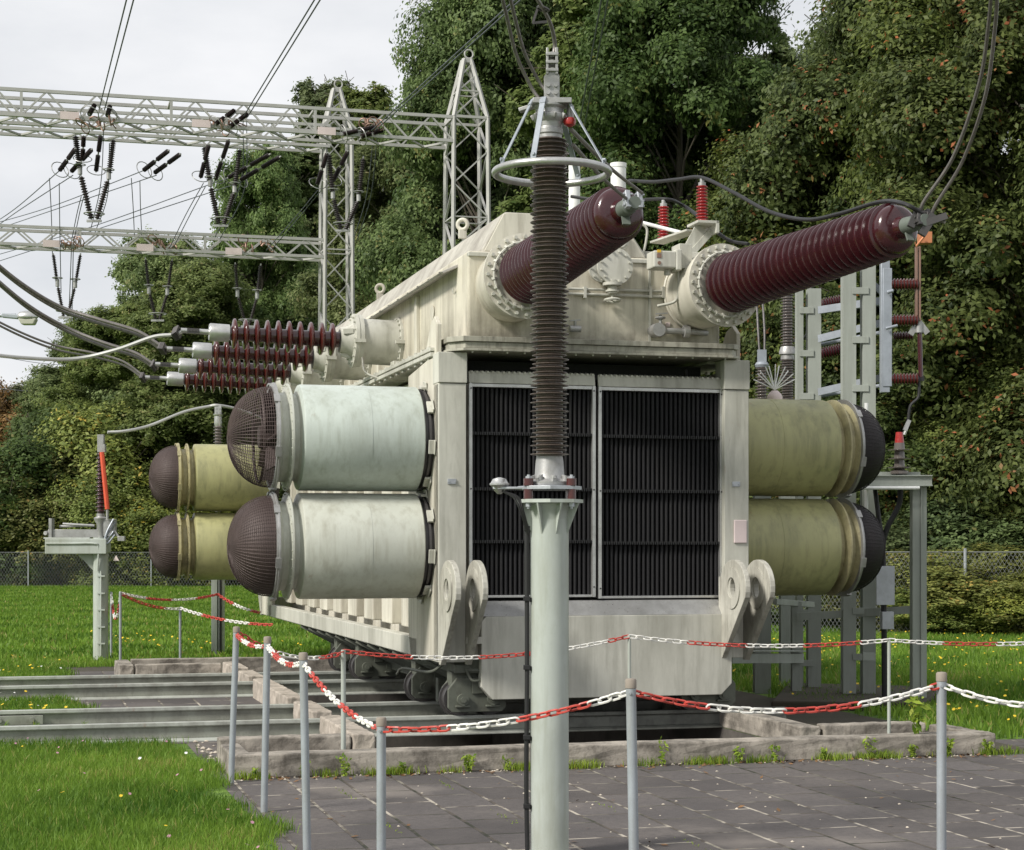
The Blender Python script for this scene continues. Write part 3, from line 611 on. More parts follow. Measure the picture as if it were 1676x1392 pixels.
# tank with ribs
mb = MB(); mb.box(.34, 2.54, .75, 11.3, ZB+.05, 3.30)
for k in range(9):
    y = 1.75+k*1.0
    mb.box(.14, .341, y, y+.52, ZB+.22, 3.2); mb.box(2.539, 2.74, y, y+.52, ZB+.22, 3.2)
tank = mb.build('tank', M['cream'], TR, bev=.012)
mb = MB()     # bottom girder, top girder with lip and small blocks
for (a, b2) in ((0, .12), (UW-.12, UW)): mb.box(a, b2, .9, LEN-.9, ZB, ZB+.17)
mb.box(.05, UW-.05, .9, 11.2, ZB-.02, ZB+.05)
mb.build('bottom_girder', M['beige'], TR, bev=.008)
mb = MB()
for s_, a, b2 in ((0, -.02, .30), (1, UW-.30, UW+.02)):
    mb.box(a, b2, .25, 11.6, ZT-.035, ZT); mb.box(a, b2, .25, 11.6, ZT+.012, ZT+.045)
    for k in range(40): mb.box((a+.02) if not s_ else b2-.05, (a+.05) if not s_ else b2-.02, .4+k*.28, .46+k*.28, ZT-.06, ZT+.07)
mb.build('top_girder', M['beige'], TR, bev=.004)
# end frames: side plates + columns
def endframe(d0, sgn):
    mb = MB()
    for u0 in (0, UW-.05):
        poly = [(0, ZB-.0), (1.15, ZB), (1.25, ZB+.25), (1.25, ZT-.12), (.45, ZT-.05), (.0, ZT-.05)]
        mb.prism([(y, z) for y, z in poly], (u0, d0, 0), (0, sgn, 0), (0, 0, 1), (1, 0, 0), .05)
    mb.box(.05, UW-.05, min(d0+sgn*.04, d0+sgn*.10), max(d0+sgn*.04, d0+sgn*.10), ZB, ZB+.25)
    f = mb.build('end_frame', M['cream'], TR, bev=.008)
    return f
EF = endframe(.02, 1); endframe(LEN, -1)
for d0, front in ((0, True), (LEN-.20, False)):
    for lab, a, b2 in (('l', 0, .245), ('r', UW-.235, UW)):
        mb = MB(); zt = 3.32
        mb.box(a+.0, b2-.0, d0, d0+.20, ZB, zt-.27)
        mb.box(a-.006, b2+.006, d0-.012, d0+.21, zt-.265, zt)
        c = mb.build('column', M['beige'], TR, bev=.006)
        if front:
            m2 = MB(); um = (a+b2)/2
            m2.box(um-.045, um+.03, -.012, 0.0, 2.18, 2.225); 
            for k in (-.035, .02): m2.cyl((um+k, -.012, 2.2), (um+k, -.02, 2.2), .008, n=6)
            m2.build('name_plate', M['galv'], c, bev=.002)
            if lab == 'r':
                m2 = MB(); m2.box(um-.03, um+.095, -.016, -.0, 1.67, 1.88); m2.build('reflector', M['pink'], c, bev=.012)
# gusset plates leaning to the canopy at both sides
for u0 in (.02, UW-.06):
    mb = MB(); mb.prism([(.05, 3.30), (.55, 3.30), (.55, 3.34), (.30, 3.62), (.16, 3.66), (.05, 3.58)], (u0, .1, 0), (0, 1, 0), (0, 0, 1), (1, 0, 0), .04)
    mb.build('gusset', M['cream'], TR, bev=.006)
# radiators
def radiator(pxl, pxr, pyl, pyb):
    a = F(pxl, pyl, .10); b2 = F(pxr, pyl, .10); zt = a.z; zb = F(pxl, pyb, .10).z; u0, u1 = a.x, b2.x
    mb = MB(); w_ = .030
    mb.box(u0, u0+w_, .06, .18, zb, zt-.03); mb.box(u1-w_, u1, .06, .18, zb, zt-.03)
    mb.box(u0+w_, u1-w_, .07, .16, zt-.062, zt-.032); mb.box(u0+w_, u1-w_, .07, .16, zb, zb+.022)
    fr = mb.build('radiator', M['alu'], TR, bev=.003)
    mb = MB()
    for x in (u0+.017, u1-.017):
        for z in (zt-.075, zb+.09, (zt+zb)/2): mb.cyl((x, .06, z), (x, .052, z), .007, n=8)
    mb.build('screw', M['black'], fr)
    mb = MB(); n = 26; p = (u1-u0-2*w_)/n
    for row, yy in ((0, .115), (1, .155)):
        for k in range(n):
            x = u0+w_+p*(k+.5+.25*row); mb.cyl((x, yy, zb+.02), (x, yy, zt-.06), p*.33, n=8)
    mb.box(u0+w_, u1-w_, .20, .22, zb, zt-.04)
    mb.build('fin_tubes', M['fin'], fr)
    mb = MB()
    for q in (.245, .50, .742):
        z = zt-(zt-zb)*q; mb.box(u0+w_, u1-w_, .085, .10, z-.012, z+.012)
        for k in range(n*2):
            x = u0+w_+p*.5*(k+.5); mb.box(x-.005, x+.005, .066, .086, z-.014, z+.014)
    mb.build('cross_bar', M['black'], fr)
    mb = MB(); za = zt-.028
    mb.prism([(0, za), (0, za+.10), (-.012, za+.102), (-.03, za+.02), (-.03, za)], (u0+.002, .10, 0), (0, 1, 0), (0, 0, 1), (1, 0, 0), u1-u0-.004)
    nn = int((u1-u0)/.048)
    for k in range(nn): mb.cyl((u0+.03+k*.048, .075, za+.095), (u0+.03+k*.048, .14, za+.105), .013, n=8)
    mb.build('gutter_rail', M['beige'], fr, bev=.003)
radiator(766, 973, 622, 979); radiator(977.5, 1181, 628, 980)
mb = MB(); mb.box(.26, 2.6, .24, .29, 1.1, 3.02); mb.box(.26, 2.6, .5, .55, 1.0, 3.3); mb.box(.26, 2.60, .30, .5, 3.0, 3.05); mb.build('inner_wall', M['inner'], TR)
mb = MB()      # pipes in the dark gap over the radiators
mb.tube([(.4, .35, 3.14), (2.5, .35, 3.16)], .035); mb.tube([(1.1, .2, 3.2), (1.1, .45, 3.1)], .04); mb.tube([(2.1, .2, 3.12), (2.35, .2, 3.12), (2.38, .3, 3.25)], .012)
mb.build('gap_pipe', M['darkmetal'], TR)
# lower front cover with chamfered corners
a = F(788, 985, -.06); b2 = F(1198, 1137, -.06); u0, u1, zt, zb = a.x, b2.x, a.z, b2.z
mb = MB(); ch = .10
mb.prism([(u0, zb+ch*1.1), (u0+ch, zb), (u1-ch, zb), (u1, zb+ch), (u1, zt-.19), (u1-.10, zt-.13), (u0+.04, zt-.13), (u0, zt-.18)], (0, -.06, 0), (1, 0, 0), (0, 0, 1), (0, 1, 0), .12)
cov = mb.build('front_cover', M['beige'], TR, bev=.006)
mb = MB(); mb.add([(u0+.01, -.055, zt-.128), (u1-.08, -.055, zt-.128), (u1-.08, .08, zt), (u0+.01, .08, zt), (u0+.01, .10, zt-.128), (u1-.08, .10, zt-.128)], [(0, 1, 2, 3), (0, 3, 4), (1, 5, 2), (4, 3, 2, 5)])
mb.build('cover_top', M['alu'], cov)
mb = MB(); mb.box(u1-.08, u1+.07, -.085, -.06, .78, .86); mb.box(u0-.14, u0-.0, -.085, -.05, .80, .86); mb.build('cover_bracket', M['beige'], cov, bev=.004)
# lifting lugs: upright plates projecting forward from the frame corners
def lug(u, dr=-1, d0=0.0, lab=None):
    R_ = .25; cy = -.31; cz = 1.275; n = 18
    pts = [(.0, .63), (-.03, .63)]
    pts += [(cy+R_*math.cos(t)*1.22, cz+R_*math.sin(t)) for t in [math.pi*1.10-math.pi*1.12*i/n for i in range(n+1)]]
    pts = [(.02, .62), (-.04, .62)]+pts[2:]+[(.02, cz+.10)]
    hole = [(cy+.062*math.cos(2*math.pi*i/16), cz+.085*math.sin(2*math.pi*i/16)) for i in range(16)]
    import bmesh
    bm = bmesh.new(); th = .05
    vo = [bm.verts.new((u, d0-dr*y, z)) for y, z in pts]; vh = [bm.verts.new((u, d0-dr*y, z)) for y, z in hole]
    es = [bm.edges.new((vo[i], vo[(i+1) % len(vo)])) for i in range(len(vo))]+[bm.edges.new((vh[i], vh[(i+1) % 16])) for i in range(16)]
    bmesh.ops.triangle_fill(bm, edges=es, use_beauty=True)
    r = bmesh.ops.extrude_face_region(bm, geom=bm.faces[:])
    for v in r['geom']:
        if isinstance(v, bmesh.types.BMVert): v.co.x += th
    bmesh.ops.recalc_face_normals(bm, faces=bm.faces[:])
    me = bpy.data.meshes.new('lifting_lug'); bm.to_mesh(me); bm.free(); me.materials.append(M['lug'])
    o = bpy.data.objects.new('lifting_lug', me); sc.collection.objects.link(o); o.parent = TR
    b_ = o.modifiers.new('bevel', 'BEVEL'); b_.width = .006; b_.segments = 2; b_.limit_method = 'ANGLE'; b_.angle_limit = 1.0
    mb = MB(); 
    for s_ in (-1, 1):
        xx = u if s_ < 0 else u+th
        mb.torus((xx, d0-dr*cy, cz), X, .105, .045, 24, 6) if False else mb.lathe((xx, d0-dr*cy, cz), X*s_, [(-.001, .185), (.012, .185), (.012, .178), (.012, .095), (-.001, .090)], 28, caps=False)
    mb.build('boss_ring', M['lug'], o)
for u in (.005, .235, UW-.285, UW-.055): lug(u)
for u in (.005, UW-.055): lug(u, 1, LEN)
# bogies and under-frame
def bogie(u, d):
    mb = MB(); mb.box(u-.22, u+.22, d-.09, d+.09, .40, .55)
    for s_ in (-1, 1): mb.prism([(-.26, .24), (-.22, .20), (.22, .20), (.26, .24), (.26, .40), (.18, .50), (-.18, .50), (-.26, .40)], (u, d+s_*.115-.02, 0), X, Z, Y, .04)
    o = mb.build('bogie', M['bogie'], TR, bev=.006)
    mb = MB(); mb.box(u-.05, u+.05, d-.155, d-.136, .36, .50)
    for s_ in (-1, 1):
        mb.cyl((u+s_*.135, d-.136, .31), (u+s_*.135, d-.175, .31), .052, n=14); mb.cyl((u+s_*.135, d-.176, .31), (u+s_*.135, d-.19, .31), .028, n=6)
        mb.box(u+s_*.135-.065, u+s_*.135+.065, d-.17, d-.137, .245, .262)
    mb.build('axle_cap', M['bogie'], o, bev=.004)
    mb = MB()
    for s_ in (-1, 1): mb.cyl((u+s_*.135, d-.05, .31), (u+s_*.135, d+.05, .31), .145, n=24); mb.cyl((u+s_*.135, d+.05, .31), (u+s_*.135, d+.07, .31), .165, n=24)
    mb.build('wheel', M['darkmetal'], o)
    mb = MB(); mb.cyl((u, d, .55), (u, d, .66), .15, .19, 20); mb.torus((u, d, .56), Z, .17, .022, 24, 6); mb.build('pivot', M['bogie'], o)
for u in (.36, UW-.36):
    for d in (.2, 1.7, 4.7, 6.1): bogie(u, d)
mb = MB()
mb.box(.16, UW-.16, .05, 8.6, ZB-.10, ZB-.025)
for k in range(12):
    y = .55+k*.66
    for s_ in (0, 1):
        x0_ = .03 if not s_ else UW-.03; x1_ = .55 if not s_ else UW-.55
        mb.beam((x0_, y+.25, ZB-.02), (x1_, y-.05, ZB-.30), .05, .035)
mb.box(.50, .58, .3, 8.6, ZB-.36, ZB-.10); mb.box(UW-.58, UW-.50, .3, 8.6, ZB-.36, ZB-.10)
mb.box(.2, UW-.2, .9, 1.0, ZB-.42, ZB-.2); mb.box(.2, UW-.2, 5.35, 5.45, ZB-.42, ZB-.2)
mb.build('under_frame', M['bogie'], TR, bev=.004)
mb = MB(); mb.tube(bez([(.12, .35, .60), (.05, .6, .52), (-.02, 1.4, .50), (-.06, 1.5, .44)]), .014); mb.tube(bez([(.25, .05, .58), (.3, -.02, .48), (.45, -.02, .50), (.55, .0, .44)]), .012); mb.cyl((.33, .16, .78), (.33, .42, .80), .10, n=20); mb.cyl((.47, .20, .62), (.60, .22, .60), .07, n=16)
mb.build('under_pipe', M['bogie'], TR)
# fan housings
def fan(side, d, z, paint, seed, grey=False):
    s_ = -1 if side == 'l' else 1; u0 = 0 if side == 'l' else UW; ax = X*s_; o_ = V((u0, d, z)); R_ = .465; n = 48
    mb = MB(); mb.lathe(o_, ax, [(.085, R_-.012), (.095, R_), (.55, R_), (.551, R_+.002), (1.12, R_), (1.135, R_-.006), (1.15, R_-.06)], n, caps=False); mb.lathe(o_, ax, [(.085, R_-.02), (.085, .02)], n, False)
    f = mb.build('fan_housing', M[paint], TR)
    mb = MB(); mb.lathe(o_, ax, [(0, R_-.05), (.03, R_-.05), (.03, R_-.015), (.05, R_-.015), (.05, R_-.04), (.09, R_-.04)], n, caps=False)
    mb.build('rear_collar', M['black'] if side == 'r' else M['darkmetal'], f)
    mb = MB()
    for k in range(8):
        mb = MB(); t = 2*math.pi*(k+.25)/8; q = V((0, math.cos(t), math.sin(t))); c = o_+q*(R_-.0)
        mb.beam(c+ax*.004, c+ax*.06, .12, .022, q)
        mb.beam(c+ax*.004-q*.02, c+ax*.016+q*.05, .12, .012, q)
        mb.build('mounting_tab', M['beige'], f, bev=.003)
    mb = MB(); mb.lathe(o_, ax, [(1.15, R_-.06), (1.17, R_-.085), (1.205, R_-.085), (1.215, R_-.02), (1.228, R_+.006), (1.243, R_+.006), (1.246, R_-.04), (1.26, R_-.075), (1.31, R_-.075), (1.345, R_-.03)], n, caps=False)
    mb.bolts(o_+ax*1.243, ax, R_-.012, 36, .007, .008)
    mb.build('neck_ring', M['ochre'] if (side == 'r' or grey) else M['palefan2'], f)
    mb = MB(); mb.lathe(o_, ax, [(1.345, R_-.03), (1.345, R_+.012), (1.358, R_+.012), (1.36, R_-.0), (1.375, R_-.0), (1.377, R_-.02), (1.377, R_-.04), (1.345, R_-.03)], n, caps=False)
    for k in range(6):
        t = 2*math.pi*(k+.3)/6; q = V((0, math.cos(t), math.sin(t))); c = o_+q*(R_+.005)+ax*1.36; mb.beam(c-ax*.022, c+ax*.028, .09, .018, q)
    mb.build('guard_ring', M['cast'] if not grey else M['ochre'], f)
    # wire dome
    mb = MB(); H_ = .37; a_ = R_-.025; nw = 76; nr = 15
    wr_ = .0028 if seed == 1 else .0021
    def P(t, ph, rr=1.0):     # t 0 rim .. 1 tip
        q = math.pi/2*t; return o_+ax*(1.375+H_*math.sin(q)**.95*rr)+V((0, math.cos(ph), math.sin(ph)))*(a_*math.cos(q)**.92*rr)
    for k in range(nw):
        ph = 2*math.pi*k/nw; e = 1 if k % 2 == 0 else .86
        mb.tube([P(e*i/8, ph) for i in range(9)], wr_, 3)
    for k in range(1, 32):
        t = k/32; mb.tube([P(t, 2*math.pi*i/28) for i in range(29)], wr_, 3)
    mb.build('wire_dome', M['guardblack' if side == 'r' else 'guard'], f)
    mb = MB(); c_ = o_+ax*1.375
    if seed != 1:
        q_ = [(.965*H_*math.sin(math.pi/2*i/12)**.95, .965*a_*max(.004, math.cos(math.pi/2*i/12))**.92) for i in range(13)]; mb.lathe(c_, ax, q_, 40, caps=False)
    else:
        mb.torus(c_+ax*.10, ax, a_-.045, .012, 40, 6); mb.cyl(c_-ax*.05, c_+ax*.10, .10, n=20)
        for k in range(8):
            t = 2*math.pi*k/8; q = V((0, math.cos(t), math.sin(t))); p_ = ax.cross(q); mb.beam(c_+q*.08, c_+q*(a_-.06), .16, .012, ax*.6+p_*.8)
    mb.lathe(o_, ax, [(1.36, .0), (1.36, R_-.03)], 24, caps=False)
    mb.build('fan_shroud', M['guardblack' if side == 'r' else 'guard'], f)
    return f
ZU, ZL = 2.595, 1.645
fan('l', .58, ZU, 'palefan', 1); fan('l', .58, ZL, 'palefan2', 2)
fan('r', .92, ZU-.005, 'olive', 3); fan('r', .92, ZL-.01, 'olive', 4)
fan('l', 10.25, ZU, 'olive', 5, True); fan('l', 10.25, ZL, 'olive', 6, True)
fan('r', 10.6, ZU, 'olive', 7); fan('r', 10.6, ZL, 'olive', 8)
# canopy ledge and upper tank
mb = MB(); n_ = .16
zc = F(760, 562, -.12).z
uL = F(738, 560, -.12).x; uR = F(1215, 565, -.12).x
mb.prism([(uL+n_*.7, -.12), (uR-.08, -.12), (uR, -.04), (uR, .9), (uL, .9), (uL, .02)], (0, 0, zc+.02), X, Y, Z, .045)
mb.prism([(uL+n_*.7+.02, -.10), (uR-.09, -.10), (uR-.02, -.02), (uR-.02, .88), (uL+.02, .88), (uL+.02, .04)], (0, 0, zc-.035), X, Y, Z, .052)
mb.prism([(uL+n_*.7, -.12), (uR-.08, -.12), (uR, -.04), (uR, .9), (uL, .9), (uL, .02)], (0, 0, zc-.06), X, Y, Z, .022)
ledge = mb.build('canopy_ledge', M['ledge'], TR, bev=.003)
mb = MB()
for k in range(16): x = uL+.2+k*(uR-uL-.35)/15; mb.cyl((x, -.085, zc-.06), (x, -.085, zc-.075), .009, n=6)
mb.build('bolt', M['beige'], ledge)
UT0, UT1 = .29, 2.64; ZTOP = F(1040, 422, .12).z
mb = MB(); mb.box(UT0, UT1, .12, 11.3, ZT+.05, ZTOP)
ut = mb.build('upper_tank', M['upper'], TR, bev=.02)
for y in (2.1, 4.05, 5.8, 7.5, 9.2): mb = MB(); mb.box(UT0-.035, UT0+.001, y, y+.10, ZT+.06, ZTOP-.14); mb.build('stiffener', M['cream'], ut, bev=.006)
mb = MB(); mb.cyl((UT0-.006, 1.5, 3.85), (UT0-.012, 1.5, 3.85), .07, n=20); mb.build('cover_disc', M['cream'], ut)
mb = MB(); mb.tube([(UT0-.02, .62, 3.93), (UT0-.03, .55, 3.95), (UT0-.03, .55, 3.90)], .008); mb.build('small_hook', M['beige'], ut)
# seams on the front of the upper tank
mb = MB(); us = F(1063, 480, .12).x; mb.box(us-.012, us+.012, .105, .121, ZT+.06, ZTOP); mb.box(us+.05, UT1, .10, .3, ZTOP-.02, ZTOP+.07); mb.box(UT0, UT1+.02, .10, .16, ZTOP-.05, ZTOP-.015)
mb.build('seam_strip', M['beige'], ut, bev=.004)
# roof flange + hood
mb = MB(); 
mb.prism([(-.15, ZTOP-.135), (-.13, ZTOP-.15), (.22, ZTOP+.0), (.20, ZTOP+.03)], (UT0, .5, 0), X, Z, Y, 10.7)
dk = mb.build('deck_plate', M['deckpl'], TR, bev=.004)
mb = MB()
for k in range(22):
    y = .8+k*.47; mb.cyl((UT0-.09, y, ZTOP-.115), (UT0-.10, y, ZTOP-.095), .010, n=6)
mb.build('bolt', M['darkmetal'], dk)
h0 = F(790, 409, .25); h1 = F(822, 347, .25); h2 = F(1020, 352, .25); h3 = F(1057, 418, .25)
mb = MB(); mb.prism([(h0.x, ZTOP+.01), (h0.x, ZTOP+.045), (h1.x-.01, h1.z-.03), (h1.x+.03, h1.z), (h2.x-.03, h1.z), (h2.x, h1.z-.03), (h3.x, ZTOP+.045), (h3.x, ZTOP+.01)], (0, .25, 0), X, Z, Y, 10.9)
hood = mb.build('hood', M['roof'], TR, bev=.012)
mb = MB(); mb.prism([(h0.x+.01, ZTOP+.02), (h1.x+.01, h1.z-.02), (h1.x+.04, h1.z-.008), (h2.x-.04, h1.z-.008), (h2.x-.01, h1.z-.03), (h3.x-.01, ZTOP+.02)], (0, .235, 0), X, Z, Y, .02)
mb.build('hood_end', M['cream'], hood, bev=.004)
mb = MB()
for k in range(7): y = 1.9+k*1.5; mb.box(h0.x-.05, h0.x+.06, y, y+.32, ZTOP-.01, ZTOP+.05)
mb.build('hood_foot', M['cream'], hood, bev=.01)
for px_, py_ in ((757, 368), (622, 473)):
    q = S(px_, py_, h1.x+.15); mb = MB(); mb.torus((q.x, q.y, q.z), (-.5, -1, 0), .050, .021, 20, 8); mb.box(q.x-.04, q.x+.04, q.y-.02, q.y+.02, q.z-.14, q.z-.05)
    mb.build('lifting_eye', M['cream'], hood, bev=.004)
# boxes on the roof (right part)
mb = MB(); mb.box(h3.x-.12, h3.x+.25, .35, .7, ZTOP+.0, ZTOP+.10); mb.lathe((h3.x-.28, .22, ZTOP+.16), (0, -1, 0), [(0, .10), (.03, .10), (.03, .07), (.07, .07)], 20); mb.bolts((h3.x-.28, .19, ZTOP+.16), (0, -1, 0), .085, 10, .008, .015)
mb.tube(bez([(h3.x-.05, .3, ZTOP+.05), (h3.x+.0, .3, ZTOP+.10), (h3.x+.03, .3, ZTOP+.28), (h3.x-.02, .3, ZTOP+.34)]), .012)
mb.build('roof_valve', M['beige'], TR, bev=.004)

# big bushings and their turrets
def bushing(px, py, az, seed):
    c = F(px, py, -.35); D = OY+sa*c.x-ca*.35
    ax = Matrix.Rotation(-az, 3, 'Z') @ V((0, -1, 0)); ax = V((math.sin(az), -math.cos(az), math.sin(math.radians(2.5)))).normalized()
    mb = MB(); n = 48
    mb.lathe(c, ax, [(-.75, .315), (-.55, .32), (-.06, .325), (-.045, .365), (0, .368), (.004, .30)], n)
    mb.torus(c-ax*.50, ax, .325, .016, 40, 6)
    t = mb.build('turret', M['cream'], TR)
    mb = MB(); mb.bolts(c, ax, .335, 24, .016, .03); mb.torus(c+ax*.03, ax, .285, .012, 40, 6)
    for k in range(24):
        a_ = ax.orthogonal().normalized(); b_ = ax.cross(a_); q = 2*math.pi*(k+.5)/24; dr = a_*math.cos(q)+b_*math.sin(q)
        mb.beam(c+dr*.262+ax*.0, c+dr*.30+ax*.04, .02, .03, ax)
    mb.build('flange_bolts', M['beige'], t)
    L_ = 2.36; mb = MB(); pr = []; nS = 27; p = L_/nS
    for i in range(nS):
        a_ = i/nS; co = .232-(.06*a_); r = .262-.052*a_; t0 = .05+i*p
        pr += [(t0, co), (t0+p*.30, co+.003), (t0+p*.62, co+(r-co)*.7), (t0+p*.78, r), (t0+p*.88, r-.001), (t0+p*.96, co+.012)]
    e = .05+L_; pr += [(e, .188), (e+.045, .186), (e+.075, .176), (e+.095, .150), (e+.102, .11), (e+.107, .085), (e+.16, .07)]
    mb.lathe(c, ax, pr, 64)
    b_ = mb.build('bushing', M['maroon'], t)
    tip = c+ax*(e+.13)
    mb = MB(); mb.lathe(tip, ax, [(0, .066), (.15, .060), (.16, .045), (.27, .045)], 24); up = V((0, 0, 1)); sd = ax.cross(up).normalized(); mb.beam(tip+ax*.06-up*.05, tip+ax*.09-up*.12, .06, .015, ax)
    mb.build('terminal', M['termgrey'], b_)
    mb = MB(); tp = tip+ax*.24
    for q in (-.045, .045):
        mb.beam(tp+sd*q-up*.04+ax*.01, tp+sd*q+up*.085-ax*.02, .035, .05, ax); 
        for z in (-.02, .02, .06):
            mb.cyl(tp+sd*(q-.035)+up*z, tp+sd*(q+.035)+up*z, .009, n=6)
    mb.beam(tp-sd*.07, tp+sd*.07, .05, .04)
    mb.build('terminal_clamp', M['darkmetal'] if seed == 2 else M['galv'], b_, bev=.003)
    return tip+ax*.24, ax, sd
TIP1, AX1, SD1 = bushing(860, 452, math.radians(.4), 1)
TIP2, AX2, SD2 = bushing(1187, 467, math.radians(9.9), 2)
# four low bushings on the left side
LV = []
for i, d in enumerate((3.10, 4.85, 6.60, 8.35)):
    c = V((UT0, d, 3.73)); ax = V((-1, 0, .03)).normalized(); n = 32
    mb = MB(); mb.lathe(c, ax, [(-.02, .262), (.03, .262), (.035, .232), (.40, .232), (.405, .268), (.45, .268), (.455, .275), (.49, .275), (.495, .17), (.56, .14), (.62, .13)], n)
    t = mb.build('turret', M['beige'], TR)
    mb = MB(); mb.bolts(c+ax*.03, ax, .247, 20, .011, .02); mb.bolts(c+ax*.49, ax, .245, 16, .011, .022)
    for q, w_ in ((.01, .05), (.43, .05)): mb.box(c.x-q-w_-.03, c.x-q+.03, c.y-.30, c.y-.24, 3.70, 3.735)
    for q in range(3):
        a_ = 2*math.pi*q/3+.5; mb.beam(c+ax*.50+V((0, math.cos(a_), math.sin(a_)))*.16, c+ax*.60+V((0, math.cos(a_), math.sin(a_)))*.14, .05, .05)
    mb.build('flange_bolts', M['beige'], t)
    mb = MB(); mb.lathe(c, ax, sheds(1.10, 10, .082, .066, .168, .150, t0=.63), 36); b_ = mb.build('bushing', M['redbrown'], t)
    mb = MB(); mb.lathe(c, ax, [(1.735, .072), (1.74, .088), (1.93, .090), (1.94, .082), (1.945, .03), (1.95, .028), (2.22, .026)], 28); mb.build('end_cap', M['alu'], b_)
    mb = MB(); e = c+ax*2.04; mb.beam(e, e+ax*.12, .075, .05); 
    for k in range(4): mb.cyl(e+ax*(.02+k*.03)-Y*.045, e+ax*(.02+k*.03)+Y*.045, .01, n=6)
    mb.build('terminal_clamp', M['darkmetal'], b_)
    LV.append(c+ax*2.22)
mb = MB(); q = V((UT0-.18, 2.95, 3.50))     # small pipes and bracket below the first turret
for k in (0, .06): mb.tube(bez([(q.x-.25, q.y-.1, q.z+.05), (q.x-.22, q.y-.2, q.z-.12), (q.x+.05, q.y-.3, q.z-.20), (q.x+.2, q.y-.3, q.z-.16+k*.3)]), .012)
mb.box(q.x+.02, q.x+.14, q.y-.35, q.y-.2, q.z-.2, q.z-.0); mb.build('vent_pipe', M['beige'], TR, bev=.003)
# valve, handwheel and conduits on the front wall
q = F(998, 443, .12); mb = MB(); dn = V((0, -1, 0)); q0 = V((q.x, .12, q.z))
mb.lathe(q0+V((.01, 0, .02)), dn, [(0, .14), (.10, .14), (.10, .165), (.13, .165), (.13, .02)], 28); mb.bolts(q0+V((.01, -.13, .02)), dn, .135, 12, .011, .022)
mb.lathe(q0+V((-.10, 0, .0)), dn, [(0, .09), (.06, .09), (.06, .12), (.085, .12)], 24); mb.bolts(q0+V((-.10, -.085, 0)), dn, .10, 8, .01, .02)
mb.cyl(q0+V((-.01, -.10, -.10)), q0+V((-.01, -.10, -.22)), .045, n=12); mb.cyl(q0+V((-.01, -.10, -.125)), q0+V((-.01, -.10, -.15)), .085, n=12); mb.cyl(q0+V((-.01, -.10, -.19)), q0+V((-.01, -.10, -.205)), .06, n=12)
mb.cyl(q0+V((-.01, -.10, -.22)), q0+V((-.01, -.10, -.28)), .012, n=8); v_ = mb.build('valve', M['beige'], TR)
mb = MB(); mb.torus(q0+V((-.01, -.10, -.28)), (0, .1, 1), .068, .012, 24, 6)
for k in range(3): a_ = k*math.pi/3; r_ = V((math.cos(a_), math.sin(a_), 0))*.066; mb.beam(q0+V((-.01, -.1, -.28))-r_, q0+V((-.01, -.1, -.28))+r_, .012, .01)
mb.build('handwheel', M['beige'], v_)
mb = MB(); q = F(1019, 452, .12); mb.box(q.x-.03, q.x+.03, .108, .121, q.z-.03, q.z+.03); q = F(1093, 532, .12); mb.box(q.x-.02, q.x+.02, .108, .121, q.z-.02, q.z+.02); mb.build('valve_tag', M['pink'], TR, bev=.002)
mb = MB()
for dz, py0, py1 in ((0, 473, 477), (1, 481, 486)):
    a = F(930, py0, .09); b2 = F(1090, py1, .09); c = F(1108, py1+(-4 if dz == 0 else -6), .09); mb.tube(bez([a, (b2+a)/2, b2, c, c+V((.12, -.05, .04))]), .012)
for px_ in (957, 1064, 1085): a = F(px_, 478, .09); mb.box(a.x-.012, a.x+.012, .07, .12, a.z-.055, a.z+.045)
mb.build('conduit', M['beige'], TR)
q = F(1080, 543, .12); q0 = V((q.x, .05, q.z)); mb = MB()
mb.tube([q0+V((-.02, 0, 0)), q0+V((.30, 0, 0)), q0+V((.45, .08, 0))], .028, 10); mb.lathe(q0+V((.20, 0, 0)), X, [(0, .055), (.05, .055)], 14); mb.lathe(q0+V((-.08, 0, 0)), X, [(0, .04), (.02, .058), (.06, .06), (.10, .04)], 16)
mb.cyl(q0+V((-.02, 0, 0)), q0+V((-.02, 0, .14)), .015, n=8); mb.lathe(q0+V((-.02, 0, .10)), Z, [(0, .03), (.012, .05), (.02, .05), (.03, .02)], 8); mb.cyl(q0+V((-.06, .1, 0)), q0+V((-.06, -.08, 0)), .06, n=16); mb.beam(q0+V((-.07, -.02, .145)), q0+V((.04, -.02, .155)), .02, .012)
mb.build('drain_valve', M['cast'], TR)
q = F(928, 540, .12); q0 = V((q.x, .04, q.z)); mb = MB(); mb.cyl(q0, q0+V((.1, 0, 0)), .03); mb.cyl(q0+V((.05, 0, 0)), q0+V((.05, 0, .07)), .014); mb.beam(q0+V((.0, 0, .07)), q0+V((.10, 0, .08)), .02, .01); mb.build('drain_valve', M['cast'], TR)
# junction box near the right turret
a = F(1069, 440, -.22); b2 = F(1106, 412, -.22); mb = MB(); mb.box(a.x, b2.x, -.24, -.04, a.z+.01, b2.z-.0); mb.box(b2.x-.004, b2.x+.05, -.25, -.03, a.z-.01, b2.z+.02); jb = mb.build('junction_box', M['beige'], TR, bev=.012)
mb = MB(); mb.box(a.x+.03, a.x+.065, -.246, -.239, a.z+.14, a.z+.165); mb.build('warning_label', mat('yellow_label', (.65, .40, .03), .5), jb)
mb = MB(); mb.box(a.x+.028, a.x+.068, -.246, -.239, a.z+.095, a.z+.132); mb.cyl((a.x+.05, -.24, a.z+.05), (a.x+.05, -.247, a.z+.05), .016, n=12); mb.build('label_plate', M['copper'], jb)
mb = MB(); mb.box(b2.x+.048, b2.x+.17, -.18, .02, a.z+.02, b2.z+.08); mb.tube(bez([(b2.x+.05, -.14, a.z), (b2.x+.06, -.14, a.z-.14), (b2.x+.04, -.1, a.z-.26), (b2.x-.1, -.02, a.z-.30)]), .014)
